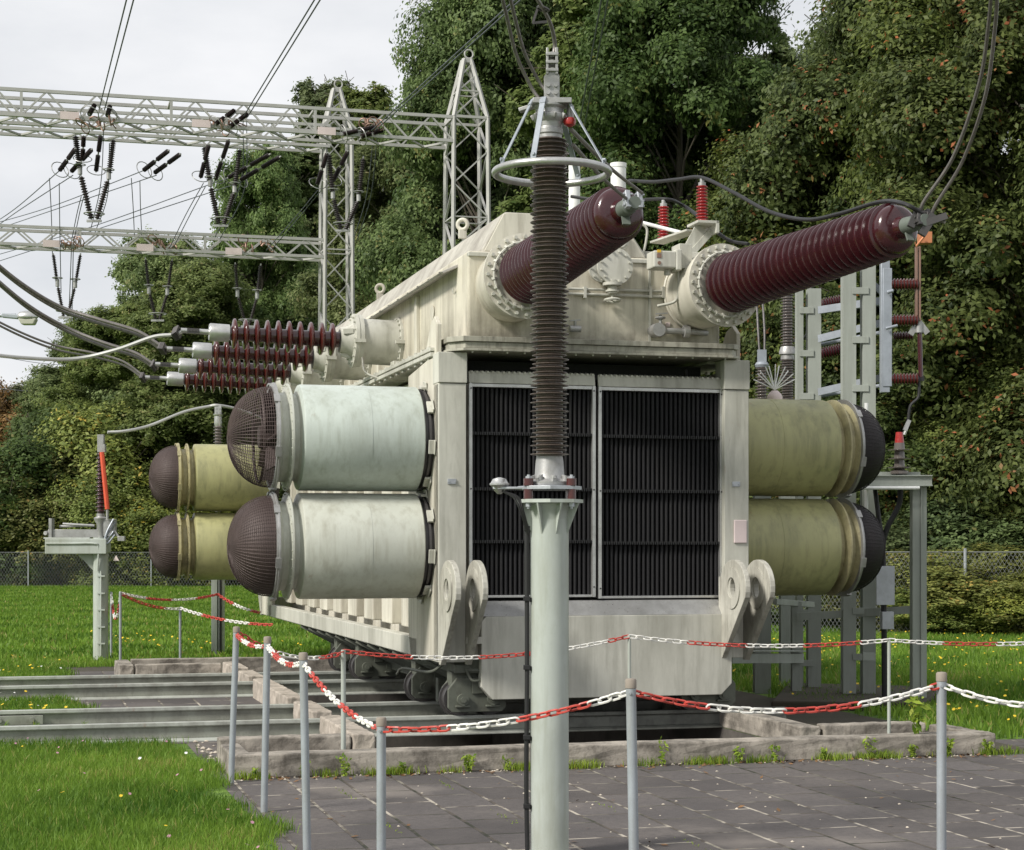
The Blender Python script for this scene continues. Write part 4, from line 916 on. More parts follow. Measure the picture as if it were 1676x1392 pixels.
mb.cyl((b2.x-.05, -.14, a.z), (b2.x-.05, -.14, a.z-.04), .03, n=10); mb.build('box_bracket', M['beige'], jb, bev=.005)
# bracket with two bright red insulators, white pipes
def rin(px, pyb, pyt, d, n):
    q = F(px, pyb, d); D = OY+sa*q.x+ca*d; H_ = (pyb-pyt)/FP*D
    mb = MB(); mb.lathe(q, Z, sheds(H_*.84, n, .034, .030, .058, .052), 24); o = mb.build('red_insulator', M['redins'], TR)
    mb = MB(); mb.lathe(q+Z*(H_*.84), Z, [(0, .034), (.03, .034), (.032, .02), (H_*.16, .02)], 12); mb.build('insulator_cap', M['cast'], o); return q+Z*H_
RI1 = rin(1149, 365, 293, .35, 12); RI2 = rin(1086, 393, 328, 1.0, 11)
a = F(1127, 404, .35); b2 = F(1166, 368, .35); mb = MB()
mb.beam(F(1075, 398, .9), F(1135, 378, .35), .16, .02); mb.beam(F(1128, 410, .35), F(1148, 372, .35), .12, .02, (0, 1, 0)); mb.box(b2.x-.20, b2.x+.01, .2, .48, b2.z-.015, b2.z+.01); mb.box(b2.x-.02, b2.x+.01, .2, .48, b2.z-.10, b2.z+.01)
mb.beam(F(1118, 430, .35), F(1163, 380, .35), .04, .06)
mb.build('insulator_bracket', M['beige'], TR, bev=.003)
for px_, top, d in ((1012, 268, 1.6), (940, 262, 3.4)):
    q = F(px_, 347, d); qt = F(px_, top, d); mb = MB(); r_ = .075 if d < 2 else .062
    mb.cyl((q.x, q.y, ZTOP+.2), (qt.x, qt.y, qt.z), r_, n=24); mb.cyl((qt.x, qt.y, qt.z-.04), (qt.x, qt.y, qt.z), r_+.006, n=24); mb.build('white_pipe', M['whitepaint'], TR)
mb = MB(); mb.tube([F(1040, 362, .9), F(1118, 382, .6), F(1130, 380, .6)], .018); mb.build('handrail', M['whitepaint'], TR)
# rear equipment on the far right of the roof: low boxes so the skyline is not bare
mb = MB(); mb.box(2.1, 2.6, 1.4, 2.0, ZTOP, ZTOP+.22); mb.cyl((1.9, 4, ZTOP), (1.9, 4, ZTOP+.5), .2); mb.build('roof_box', M['cream'], TR, bev=.01)
bpy.context.view_layer.update()
TM = TR.matrix_world.copy()
def G(p): return TM @ V(p)
# ---------------------------------------------------------------- the big post insulator in front
def thin_sheds(L, n, c, r0, small, t0):
    pr = []; p = L/n
    for i in range(n):
        r = r0 if i % 2 == 0 else c+(r0-c)*small; t = t0+i*p
        pr += [(t, c), (t+p*.22, c), (t+p*.36, c+(r-c)*.45), (t+p*.46, r-.002), (t+p*.50, r), (t+p*.60, r), (t+p*.64, r-.003), (t+p*.80, c+.003)]
    return pr+[(t0+L, c)]
PD = 9.7; pc = W(899.5, 0, PD); px0, pyy = pc.x, PD
PI_ = thing('post_insulator', 'tall grey-green post with ribbed dark brown insulator and corona ring in front of the transformer', 'post insulator', (px0, pyy, 0))
def zP(py): return HC+(HY-py)/FP*PD
mb = MB(); mb.lathe((0, 0, 0), Z, [(-.05, .1015), (zP(848), .1015)], 40); mb.lathe((0, 0, 0), Z, [(0, .16), (.015, .16)], 24)
pole = mb.build('pole', M['pole'], PI_)
mb = MB(); zt = zP(818)
mb.lathe((0, 0, 0), Z, [(zP(850), .1016), (zP(835), .108), (zP(826), .125), (zt-.018, .165)], 40, caps=False)
mb.lathe((0, 0, 0), Z, [(zt-.018, .178), (zt, .178), (zt, .02)], 8)
for k in range(8):
    a_ = 2*math.pi*(k+.5)/8; r_ = V((math.cos(a_), math.sin(a_), 0)); mb.prism([(.10, zP(875)), (.10, zt-.02), (.168, zt-.02)], (0, 0, 0), r_, Z, r_.cross(Z), .008)
mb.build('flared_bracket', M['pole'], PI_)
zb = zP(800); mb = MB(); mb.lathe((0, 0, 0), Z, [(zb-.006, .170), (zb+.012, .170), (zb+.012, .02)], 8, caps=False); mb.lathe((0, 0, 0), Z, [(zb-.006, .02), (zb-.006, .17)], 8, False)
mb.prism([(-.30, -.04), (-.27, -.055), (-.1, -.06), (-.1, .05), (-.27, .02), (-.3, .0)], (0, 0, zb-.004), X, Y, Z, .012)
mb.build('base_plate', M['galv'], PI_, bev=.002)
mb = MB()
for x, y in ((-.125, -.10), (.125, -.10), (-.125, .11), (.125, .11)):
    mb.cyl((x*.9, y, zt), (x*.9, y, zb-.006), .024, n=16); mb.cyl((x*.9, y, zb+.012), (x*.9, y, zb+.05), .026, n=16)
for o_ in (mb.build('red_bush', M['redbrown'], PI_),): pass
mb = MB()
for x, y in ((-.125, -.10), (.125, -.10), (-.125, .11), (.125, .11)):
    mb.cyl((x*.9, y, zt-.05), (x*.9, y, zb+.07), .008, n=8); mb.cyl((x*.9, y, zb+.05), (x*.9, y, zb+.062), .016, n=6); mb.cyl((x*.9, y, zt-.04), (x*.9, y, zt-.02), .016, n=6)
mb.build('bolt', M['galv'], PI_)
mb = MB(); mb.lathe((0, 0, 0), Z, [(zb+.012, .112), (zb+.02, .118), (zb+.035, .118), (zb+.05, .085), (zP(776), .078), (zP(757), .074), (zP(748), .070)], 32)
for k in range(8):
    a_ = 2*math.pi*(k+.25)/8; r_ = V((math.cos(a_), math.sin(a_), 0)); mb.beam(r_*.07+Z*(zb+.05), r_*.118+Z*(zb+.03), .016, .05); mb.cyl(r_*.10+Z*(zb+.03), r_*.10+Z*(zb+.065), .018, n=10)
mb.build('base_casting', M['cast'], PI_)
zi0, zi1 = zP(748), zP(228); mb = MB(); mb.lathe((0, 0, 0), Z, thin_sheds(zi1-zi0, 74, .070, .103, .66, zi0), 48); ins = mb.build('insulator', M['brown'], PI_)
mb = MB(); z1 = zi1; mb.lathe((0, 0, 0), Z, [(z1, .066), (z1+.02, .066), (z1+.022, .072), (z1+.05, .072), (z1+.055, .066), (z1+.085, .070), (z1+.095, .082), (z1+.11, .086), (z1+.125, .086), (z1+.13, .075), (z1+.155, .072), (z1+.165, .085), (z1+.175, .085)], 32)
for k in range(10): a_ = 2*math.pi*k/10; r_ = V((math.cos(a_), math.sin(a_), 0)); mb.beam(r_*.08+Z*(z1+.10), r_*.095+Z*(z1+.125), .014, .02)
zc_ = z1+.175; mb.box(-.09, .115, -.075, .075, zc_, zc_+.028)
mb.beam((-.16, .02, zc_-.02), (-.05, .0, zc_+.01), .05, .02); mb.cyl((.11, .0, zc_-.07), (.11, 0, zc_), .02, n=10)
cap = mb.build('top_cap', M['cast'], PI_, bev=.003)
mb = MB(); mb.lathe((.105, -.02, zc_-.115), Z, [(0, .012), (.01, .03), (.03, .035), (.045, .03)], 14); mb.build('red_cap', M['redins'], cap)
zr = zP(283); mb = MB(); mb.torus((.012, 0, zr), Z, .300, .0205, 64, 14); ring = mb.build('corona_ring', M['alu'], PI_)
for a_ in (208, 250, 335, 60):
    r_ = V((math.cos(math.radians(a_)), math.sin(math.radians(a_)), 0)); mb = MB()
    t_ = V((r_.x*.10, r_.y*.075, zc_+.03)); b_ = V((.012+r_.x*.295, r_.y*.295, zr+.03))
    mb.beam(t_, t_+(b_-t_)*.10+r_*.004, .034, .006, r_); mb.beam(t_+(b_-t_)*.09, b_, .030, .006, r_); mb.cyl(b_+Z*.012-r_*.01, b_+Z*.012+r_*.012, .009, n=8)
    mb.beam(b_+Z*.01, b_-Z*.02, .03, .008, r_)
    mb.build('ring_strut', M['bluegalv'], PI_, bev=.001)
# upright terminal plate and stacked clamps
mb = MB(); xo = .012; mb.prism([(-.042, 0), (.040, 0), (.040, .125), (.022, .15), (-.018, .15), (-.042, .12)], (xo, -.03, zc_+.028), X, Z, Y, .014)
for x in (-.02, .02):
    for z in (.035, .075): mb.cyl((xo+x, -.03, zc_+.028+z), (xo+x, -.045, zc_+.028+z), .0115, n=10)
tp = mb.build('terminal_plate', M['cast'], PI_, bev=.002)
mb = MB(); zq = zc_+.17; mb.box(xo-.030, xo-.018, -.04, .01, zq-.01, zq+.13); mb.box(xo+.018, xo+.032, -.04, .01, zq-.01, zq+.13)
for k in range(3): mb.cyl((xo, -.0, zq+k*.042), (xo, 0, zq+.026+k*.042), .030, n=16); mb.box(xo-.032, xo+.034, -.045, -.028, zq+.004+k*.042, zq+.020+k*.042)
mb.build('cable_clamp', M['cast'], tp, bev=.002)
# earth leads, counter and the black cable down the post
mb = MB(); mb.lathe((-.265, -.02, zb-.0), Z, [(-.03, .01), (-.01, .03), (.01, .04), (.018, .052), (.026, .052), (.03, .046), (.05, .035), (.058, .01)], 24); mb.cyl((-.30, -.02, zb+.03), (-.265, -.02, zb+.03), .018, n=10); mb.build('counter', M['alu'], PI_)
mb = MB(); xb = W(862, 0, PD).x-px0
for k in (0, .014, .026): mb.tube(bez([(-.25, -.04, zb-.015), (-.19+k, -.06, zb-.05), (-.155+k*.6, -.07, zb-.12), (xb+.005+k*.3, -.04, zb-.24)]), .006, 6)
mb.tube(bez([(xb, -.03, zb-.22), (xb+.002, -.03, 1.0), (xb-.002, -.03, .4), (xb+.004, -.03, .03)]), .0125, 10)
cb = mb.build('earth_cable', M['black'], PI_)
mb = MB()
for py in (865, 980, 1092, 1206, 1318): z = zP(py); mb.box(xb-.018, xb+.018, -.05, -.012, z-.012, z+.012); mb.box(xb+.015, -.09, -.035, -.025, z-.018, z+.006)
mb.build('cable_clip', M['black'], PI_, bev=.002)

# ---------------------------------------------------------------- cables
def cable(name, lab, ptss, r, m='cable', n=10, grp=None, extra=None, cat='cable'):
    root = thing(name, lab, cat, ptss[0][0], 0, grp); o0 = V(ptss[0][0])
    for pts in ptss:
        mb = MB(); mb.tube([p-o0 for p in bez(pts, n)], r, 8); mb.build('conductor', M[m], root)
    if extra:
        mb = MB()
        for kind_, *a in extra:
            if kind_ == 'bar': mb.beam(V(a[0])-o0, V(a[1])-o0, a[2], a[3])
            else: mb.torus(V(a[0])-o0, a[1], a[2], a[3], 20, 6)
        mb.build('spacer', M['darkmetal'], root)
    return root
c0 = W(905, 96, PD)
cable('cable', 'single twisted cable rising from the clamp on top of the front insulator', [[c0, W(908, 72, PD), W(902, 42, PD-.1), W(889, 15, PD-.3), W(872, -12, PD-.6), W(840, -60, PD-1.0)]], .0105,
      extra=[('t', W(889, 15, PD-.3), (.3, 0, 1), .028, .008), ('bar', W(872, 38, PD-.3), W(880, 14, PD-.3), .008, .012), ('bar', W(872, 38, PD-.3), W(895, 36, PD-.28), .01, .012)])
cable('cable_pair', 'pair of thick cables curving down from the upper left to the front insulator top', [[W(818, -20, PD-.5), W(830, 30, PD-.3), W(845, 90, PD-.1), W(868, 140, PD), W(886, 168, PD)], [W(831, -20, PD-.5), W(843, 30, PD-.3), W(858, 85, PD-.1), W(880, 130, PD), W(894, 150, PD)]], .0095)
t1 = G(TIP1); s1 = (TM.to_3x3() @ SD1)
cable('cable_pair', 'two straight cables from the front insulator cap to the tip of the left maroon bushing', [[W(934, 212, PD), (W(934, 212, PD)+t1+V((.06, 0, .07)))/2-Z*.02, t1+V((.06, 0, .07))], [W(938, 238, PD+.1), (W(938, 238, PD+.1)+t1+V((-.05, 0, .03)))/2-Z*.02, t1+V((-.05, 0, .03))]], .0115)
t2 = G(TIP2)
cable('cable_pair', 'two thick cables sweeping up the right edge from the right maroon bushing tip', [[t2+V((.10, 0, .02)), W(1508, 340, t2.y), W(1560, 258, t2.y-.3), W(1602, 140, t2.y-.8), W(1618, 40, t2.y-1.2), W(1624, -40, t2.y-1.6)], [t2+V((.16, -.02, -.02)), W(1526, 348, t2.y), W(1575, 265, t2.y-.3), W(1612, 160, t2.y-.8), W(1628, 50, t2.y-1.2), W(1634, -40, t2.y-1.6)]], .0135,
      extra=[('bar', t2+V((.02, 0, -.02)), t2+V((.17, -.02, .03)), .05, .05), ('bar', W(1490, 372, t2.y), W(1503, 345, t2.y), .05, .05), ('bar', W(1508, 385, t2.y), W(1528, 352, t2.y), .05, .06)])
# cables from the left edge to the four low bushings
def lvc(i, pxs, lab, twin, r=.022):
    e = G(LV[i]); D = e.y; off = 5 if twin else 0
    A = [W(x, y-off/2, D-(.9 if k == 0 else .4 if k == 1 else 0)) for k, (x, y) in enumerate(pxs)]+[e+V((.03, 0, 0))]
    L_ = [A]
    if twin: L_.append([W(x+off*.7, y+off, D-(.9 if k == 0 else .4 if k == 1 else 0)+.06) for k, (x, y) in enumerate(pxs)]+[e+V((.03, 0, -.02))])
    x1, y1 = pxs[-1]; x0, y0 = pxs[-2]; q1 = W(x1, y1+off/2, D); q2 = q1+(e-q1)*.85
    ex = [('bar', q1+(q2-q1)*k+V((-.01, -.04, .03)), q1+(q2-q1)*k+V((.02, .04, -.03)), .02, .09) for k in (.1, .3, .5, .7)]
    cable('cable_pair' if twin else 'cable', lab, L_, r, 'cable2' if not twin else 'cable', extra=ex)
lvc(0, [(-40, 578), (40, 586), (120, 588), (190, 573), (250, 552), (285, 548)], 'single grey cable sagging in from the left edge to the topmost and nearest side bushing', False, .019)
lvc(1, [(-40, 405), (30, 463), (95, 503), (160, 525), (225, 545), (262, 568)], 'upper pair of looping cables running to the second side bushing', True, .020)
lvc(2, [(-40, 430), (40, 498), (105, 537), (165, 562), (220, 580), (250, 598)], 'middle pair of looping cables running to the third side bushing', True, .020)
lvc(3, [(-40, 510), (30, 545), (90, 568), (150, 580), (200, 594), (232, 616)], 'lowest cable pair arching down to the farthest side bushing', True, .015)
# black cable on the roof over the red insulators, onwards to the right bushing tip
a, b2 = G(RI1), G(RI2)
cable('black_cable', 'black rubber cable draped over the red insulators toward the right bushing', [[W(1030, 296, 18.2), W(1070, 298, 17.6), W(1110, 294, 17.2), a+Z*.01, W(1200, 315, 16.2), W(1260, 347, 15.6), W(1320, 360, 15.0), W(1375, 350, 14.6), W(1440, 331, 14.2), W(1480, 334, t2.y), t2+V((.02, 0, .03))]], .017, 'black')
cable('black_cable', 'thinner black cable passing the smaller rear red insulator', [[W(935, 322, 18.4), W(1000, 330, 18.1), b2+Z*.01, W(1120, 338, 17.6), W(1150, 360, 17.2), W(1190, 392, 16.9), W(1225, 400, 16.6)]], .017, 'black')

# ---------------------------------------------------------------- gantries, masts, strings
Uw = V((ca, sa, 0)); Dw = V((-sa, ca, 0))
def mast(px, D, wpx, levels, pk, lab, ztop):
    p = W(px, 0, D); wd = wpx/FP*D; r = thing('lattice_mast', lab, 'lattice mast', (p.x, D, 0), ANG, 'lattice masts of the gantries'); t_ = .075
    mb = MB(); C4 = [(0, 0), (1, 0), (1, 1), (0, 1)]
    def pt(i, z):
        g = 1.22-.22*min(1, z/ztop); o_ = (1-g)*wd/2; x, y = C4[i % 4]; return V((o_+x*wd*g, o_+y*wd*g, z))
    for i in range(4): mb.beam(pt(i, -.1), pt(i, ztop), t_, t_)
    nb = int(ztop/.72)
    for k in range(nb):
        za, zb_ = ztop*k/nb, ztop*(k+1)/nb
        for i in range(4):
            if (k+i) % 2: mb.beam(pt(i, za), pt(i+1, zb_), .05, .03)
            else: mb.beam(pt(i+1, za), pt(i, zb_), .05, .03)
        if k % 4 == 3:
            for i in range(4): mb.beam(pt(i, zb_), pt(i+1, zb_), .05, .03)
    mb.build('mast_body', M['lattice'], r)
    mb = MB(); cx = wd/2; tp = lambda i: V((cx+(C4[i % 4][0]-.5)*.16, cx+(C4[i % 4][1]-.5)*.16, pk))
    for i in range(4):
        mb.beam(pt(i, ztop), tp(i), .075, .075); mb.beam(pt(i, ztop), pt(i+1, ztop), .06, .06)
        for a_, b_ in ((.0, .45), (.45, .72), (.72, .92)):
            A, B_ = pt(i, ztop).lerp(tp(i), a_), pt(i+1, ztop).lerp(tp(i+1), b_)
            mb.beam(A, B_, .04, .03)
        mb.beam(pt(i, ztop).lerp(tp(i), .45), pt(i+1, ztop).lerp(tp(i+1), .45), .04, .03)
    mb.box(cx-.11, cx+.11, cx-.11, cx+.11, pk-.08, pk+.02); mb.torus((cx+.05, cx, pk+.14), Y, .10, .02, 16, 5)
    mb.build('peak', M['lattice'], r)
mast(743, 42, 57, 0, HC+798/FP*42.4, 'nearer lattice mast with pointed peak at the end of the upper gantry beam', HC+705/FP*42)
mast(533, 46, 43, 0, HC+748/FP*46.4, 'farther lattice mast left of it, behind the beams, with a small pointed peak', HC+685/FP*46)
def girder(p1, zt, zb_, L_, wd, lab, bay=.9, plates=()):
    r = thing('gantry_beam', lab, 'gantry beam', (p1.x, p1.y, 0), ANG, 'horizontal lattice gantry beams'); mb = MB(); t_ = .07
    for y in (0, wd):
        for z in (zt, zb_): mb.beam((-L_, y, z), (0, y, z), t_ if z == zt else t_*1.25, t_)
    nb = int(L_/bay)
    for k in range(nb):
        x0_, x1_ = -L_*k/nb, -L_*(k+1)/nb; xm = (x0_+x1_)/2
        for y in (0, wd): mb.beam((x0_, y, zb_), (xm, y, zt), .05, .035); mb.beam((xm, y, zt), (x1_, y, zb_), .05, .035)
        mb.beam((x0_, 0, zb_), (xm, wd, zb_), .045, .045); mb.beam((xm, wd, zb_), (x1_, 0, zb_), .045, .045)
        if k % 3 == 0: mb.beam((x0_, 0, zt), (x0_, wd, zt), .05, .05); mb.beam((x0_, 0, zt), (x0_, 0, zb_), .06, .06)
    mb.build('truss', M['lattice'], r)
    for u in plates:
        mb = MB(); mb.box(u-.20, u+.20, -.09, -.055, zb_-.05, zb_+.12); mb.build('name_plate', M['pink'], r)
    return r
def onbeam(base, px):   # distance along a beam at a pixel column
    k = (px-CX)/FP; return (k*base.y-base.x)/(ca-k*sa)
bA = W(742, 0, 42); bB = W(540, 0, 46); bC = W(533, 0, 46.0)
def zAt(py, D): return HC+(HY-py)/FP*D
zA1, zA0 = zAt(192, 42), zAt(231, 42); zB1, zB0 = zAt(206, 46), zAt(240, 46); zC1, zC0 = zAt(393, 46), zAt(421, 46)
girder(bA, zA1, zA0, 17, .8, 'upper nearer lattice gantry beam reaching the nearer mast', 1.05, [onbeam(bA, x) for x in (114, 329, 534)])
girder(bB, zB1, zB0, 14, .7, 'second upper lattice beam just behind and below the first', .95)
girder(bC, zC1, zC0, 14, .6, 'lower lattice gantry beam crossing in front of the trees at left', .95, [onbeam(bC, x) for x in (84, 237, 382)])
def DB(base, px): return base.y+sa*onbeam(base, px)
def rod(mb, a, b2, L0=.0, L1=1., r=.075, n=16):
    a, b2 = V(a), V(b2); d = b2-a; p = a+d*L0; q = a+d*L1; mb.lathe(p, q-p, sheds((q-p).length, n, r*.55, r*.55, r, r, t0=0), 8)
def vstring(base, top1, mid1, bot, top2, mid2, lab, r=.072):
    D = DB(base, bot[0])+.3; o_ = W(bot[0], bot[1], D); t = thing('insulator_string', lab, 'insulator string', o_, 0, 'V-shaped insulator strings under the gantry beams')
    for (a, m_) in ((top1, mid1), (top2, mid2)):
        A, B_, C_ = W(*a, D)-o_, W(*m_, D)-o_, W(bot[0]+(a[0]-bot[0])*.12, bot[1], D)-o_
        mb = MB(); rod(mb, A, B_, .06, .90, r); mb.build('insulator', M['farins'], t); mb = MB(); rod(mb, B_, C_, .10, .95, r); mb.build('insulator', M['farins'], t)
        mb = MB(); mb.beam(A, B_, .03, .03); mb.beam(B_, C_, .03, .03); mb.cyl(B_-V((0, 0, .05)), B_+V((0, 0, .12)), .05, n=8); mb.torus(B_+V((0, 0, .16)), Z, .12, .012, 14, 4); mb.build('link', M['cast'], t)
    mb = MB(); mb.torus((0, 0, .16), Z, .22, .014, 18, 4); mb.beam((-.16, 0, 0), (.16, 0, 0), .06, .05); mb.build('yoke', M['cast'], t)
vstring(bA, (123, 220), (131, 282), (154, 362), (186, 226), (178, 290), 'large V-shaped dark insulator string, leftmost under the upper beam')
vstring(bA, (334, 238), (344, 302), (362, 370), (393, 242), (384, 312), 'large V-shaped insulator string, middle one under the upper beam')
vstring(bA, (538, 250), (545, 322), (561, 378), (595, 256), (587, 326), 'large V-shaped insulator string in front of the farther lattice mast')
vstring(bC, (87, 415), (94, 466), (107, 520), (132, 415), (123, 468), 'slim V-shaped insulator string, leftmost under the lower beam, against the sky', .05)
vstring(bC, (238, 422), (244, 478), (258, 525), (282, 424), (274, 480), 'slim V-shaped insulator string, second from left under the lower beam', .05)
vstring(bC, (385, 430), (389, 483), (405, 535), (427, 432), (421, 486), 'slim V-shaped insulator string, third from left under the lower beam, above the side bushings', .05)
def tstring(base, a, b2, lab, dz=.6, r=.055, ring=True):
    D = DB(base, a[0]); A = W(*a, D); B_ = W(*b2, D+dz); t = thing('insulator_string', lab, 'insulator string', A, 0, 'slanted insulator strings at the gantry beams')
    mb = MB(); rod(mb, V((0, 0, 0)), (B_-A)*.5, .08, .90, r); mb.build('insulator', M['farins'], t); mb = MB(); rod(mb, (B_-A)*.5, B_-A, .10, .93, r); mb.build('insulator', M['farins'], t)
    mb = MB(); mb.beam((0, 0, 0), B_-A, .03, .03); mb.torus((B_-A)*.95, B_-A, .20, .012, 16, 4); mb.build('link', M['cast'], t); return B_
S1 = tstring(bA, (124, 243), (97, 280), 'slanted insulator string reaching left, leftmost under the upper beam'); S2 = tstring(bA, (151, 244), (116, 282), 'slanted insulator string just right of the leftmost slanted one')
tstring(bA, (137, 222), (135, 262), 'short upright insulator string between the legs of the leftmost V', .3); tstring(bA, (165, 220), (157, 282), 'near-upright insulator string left of the twin overhead wires')
S3 = tstring(bA, (277, 246), (234, 280), 'slanted insulator string against the sky, mid left under the upper beam'); S4 = tstring(bA, (296, 252), (252, 284), 'parallel slanted insulator string against the sky, right of its twin')
tstring(bA, (342, 236), (328, 292), 'steep insulator string at the left leg of the middle V'); tstring(bA, (375, 228), (352, 296), 'steep insulator string at the right side of the middle V')
S5 = tstring(bA, (443, 252), (372, 292), 'long slanted insulator string right of the middle V'); tstring(bA, (460, 256), (392, 296), 'lower parallel slanted insulator string right of the middle V')
S6 = tstring(bA, (536, 250), (519, 303), 'rusty slanted insulator string at the left of the farther mast'); S7 = tstring(bA, (570, 247), (545, 297), 'rusty slanted insulator string across the farther mast')
for a, b2, lab in (((616, 208), (560, 220), 'rusty red insulator pair element above the beam, upper one, where the wires land at right'), ((628, 213), (590, 224), 'rusty red insulator above the beam, lower one, where the wires land at right'),
                   ((385, 180), (352, 204), 'short insulator above the beam left of the second wire pair'), ((406, 186), (376, 208), 'short insulator above the beam right of the second wire pair'),
                   ((155, 172), (146, 188), 'short dark insulator above the beam left of the first wire pair'), ((180, 174), (176, 190), 'short dark insulator above the beam right of the first wire pair')):
    tstring(bA, a, b2, lab, -.3)
# overhead wires
def wires(lab, sets, r=.013, grp='thin overhead wires', m='wire'):
    o0 = V(sets[0][0]); t = thing('overhead_wires', lab, 'overhead wires', o0, 0, grp)
    for pts in sets: mb = MB(); mb.tube([p-o0 for p in bez(pts, 8)], r, 5); mb.build('wire', M[m], t)
def tw(a, b2, D0, D1, gap=7, sag=0):
    res = []
    for g in (0, gap):
        A, B_ = W(a[0]+g*D1/D0*.9, a[1], D0), W(b2[0]+g, b2[1], D1); mid = (A+B_)/2-Z*sag; res.append([A, mid, B_])
    return res
wires('twin wires dropping steeply from the top left to the upper beam', tw((222, -60), (162, 180), 26, DB(bA, 165), 9))
wires('twin wires dropping diagonally to the upper beam near its middle', tw((545, -50), (398, 192), 26, DB(bA, 400), 7))
wires('twin wires crossing the trees from the corona ring area to the beam end', tw((860, -15), (608, 214), 24, DB(bA, 608), 6))
wires('thin twin wires hanging down in front of the trees above the left bushing tip', tw((995, -60), (948, 205), 22, 30, 9))
D_ = DB(bA, 100)
for lab, a, b2 in (('thin wires slanting left and down from the leftmost slanted strings', S1, (-30, 378)), ('thin wires slanting left from the second pair of slanted strings', S3, (-30, 372)), ('thin wires slanting left from the middle strings, long and low', S5, (-30, 425))):
    wires(lab, [[a, (a+W(*b2, 56))/2-Z*.1, W(*b2, 56)], [a+V((.3, 0, -.1)), (a+W(b2[0], b2[1]+12, 56))/2-Z*.1, W(b2[0], b2[1]+12, 56)]], .012)
DC = DB(bC, 150)
for lab, L_ in (('jumper wires looping from the leftmost V down past the lower beam', [((170, 200), (165, 300), (148, 378)), ((179, 235), (176, 320), (156, 380))]), ('jumper wires looping beside the middle V to the lower beam', [((398, 190), (394, 300), (352, 388)), ((404, 190), (400, 310), (360, 392))]),
                ('steep wires from the leftmost V to the lower beam at left', [((133, 322), (126, 350), (115, 405)), ((137, 322), (130, 350), (119, 405))]), ('steep wires from the middle V down to the lower beam', [((333, 300), (305, 350), (278, 405)), ((336, 306), (312, 350), (284, 405))]),
                ('fine vertical wires at the far left hanging from the slanted strings', [((81, 292), (84, 350), (86, 420)), ((97, 300), (98, 380), (100, 480))]), ('fine vertical wires under the second pair of slanted strings', [((215, 292), (218, 340), (220, 385)), ((229, 296), (230, 340), (232, 385))]),
                ('fine vertical wires through the leftmost slim V', [((117, 405), (115, 460), (113, 510)), ((120, 405), (119, 460), (118, 510))]), ('slanting wires from the farther mast strings down to the lower beam end', [((520, 312), (480, 360), (436, 410)), ((524, 314), (486, 360), (442, 412))]),
                ('hanging jumper wires right of the farther mast', [((618, 215), (607, 320), (585, 392)), ((612, 215), (600, 320), (580, 388))])):
    wires(lab, [[W(*a, 43), W(*b_, 44), W(*c_, 45)] for a, b_, c_ in L_], .011, 'jumper wires between the beams')
wires('faint far wires low in the sky at the left edge', [[W(-40, 380, 70), W(40, 410, 70), W(84, 402, 60)], [W(-40, 575, 90), W(60, 594, 90), W(160, 600, 90)], [W(-40, 632, 90), W(40, 640, 90), W(110, 643, 90)]], .014)
# small coil hardware where strings meet the beam
for base, xs, y_ in ((bA, (160, 372, 600), 205), (bC, (110, 268, 420), 402)):
    for x in xs:
        D = DB(base, x); o0 = W(x, y_, D); mb = MB(); rr = random.Random(x)
        o = bpy.data.objects.new('string_fitting', None); sc.collection.objects.link(o); o.location = o0
        for k in range(6): mb = MB(); mb.torus(V((rr.uniform(-.35, .35), rr.uniform(-.3, .5), rr.uniform(-.12, .14))), (rr.random(), rr.random(), rr.random()), .12, .015, 14, 4); mb.build('arcing_ring', M['copper'], o)
        for k in range(4): mb = MB(); q_ = V((rr.uniform(-.35, .35), -.05, rr.uniform(-.05, .05))); mb.cyl(q_, q_+V((rr.uniform(-.1, .1), 0, rr.uniform(.05, .14))), .028, n=8); mb.build('clamp', M['copper'], o)
        tag(o, f'rusty arcing-ring fitting on the {"upper" if base is bA else "lower"} beam, '+{160: 'below the steep left wires', 372: 'below the diagonal wires', 600: 'near the nearer mast', 110: 'above the leftmost slim V', 268: 'above the second slim V', 420: 'nearest the farther mast'}[x], 'fitting', 'arcing-ring fittings on the beams')

# street lamp at the left edge
ld = 33; lh = W(33, 522, ld); L_ = thing('street_lamp', 'street lamp head reaching in from the left edge of the picture', 'street lamp', (lh.x-1.33, ld, 0))
mb = MB(); mb.lathe((0, 0, 0), Z, [(0, .09), (1, .09), (1.02, .06), (lh.z-.3, .045)], 12); mb.tube(bez([(0, 0, lh.z-.35), (.05, 0, lh.z-.1), (.4, 0, lh.z+.04), (1.25, 0, lh.z+.06)]), .035); mb.build('pole', M['galv'], L_)
mb = MB(); mb.prism([(1.0, .02), (1.3, -.01), (1.34, .07), (1.0, .10)], (0, -.05, lh.z), X, Z, Y, .10); mb.build('arm_socket', M['bollard'], L_, bev=.02)
mb = MB(); x0_ = 1.28
prof = [(0, .04), (.04, .09), (.14, .115), (.26, .11), (.33, .08), (.37, .02)]
vs = []; 
mb.lathe((x0_, 0, lh.z+.03), X, prof, 20); hd = mb.build('lamp_head', M['alu'], L_); 
for v in hd.data.vertices:
    if v.co.z < lh.z+.0: v.co.z = lh.z+.0
mb = MB(); mb.prism([(.03, -.0), (.36, -.0), (.31, -.11), (.09, -.11)], (x0_, -.09, lh.z-.002), X, Z, Y, .18)
lg = bpy.data.materials.new('lamp_glass'); lg.use_nodes = True; lg.node_tree.nodes['Principled BSDF'].inputs['Base Color'].default_value = (.42, .42, .34, 1); lg.node_tree.nodes['Principled BSDF'].inputs['Roughness'].default_value = .15
mb.build('lamp_glass', lg, L_, bev=.02)

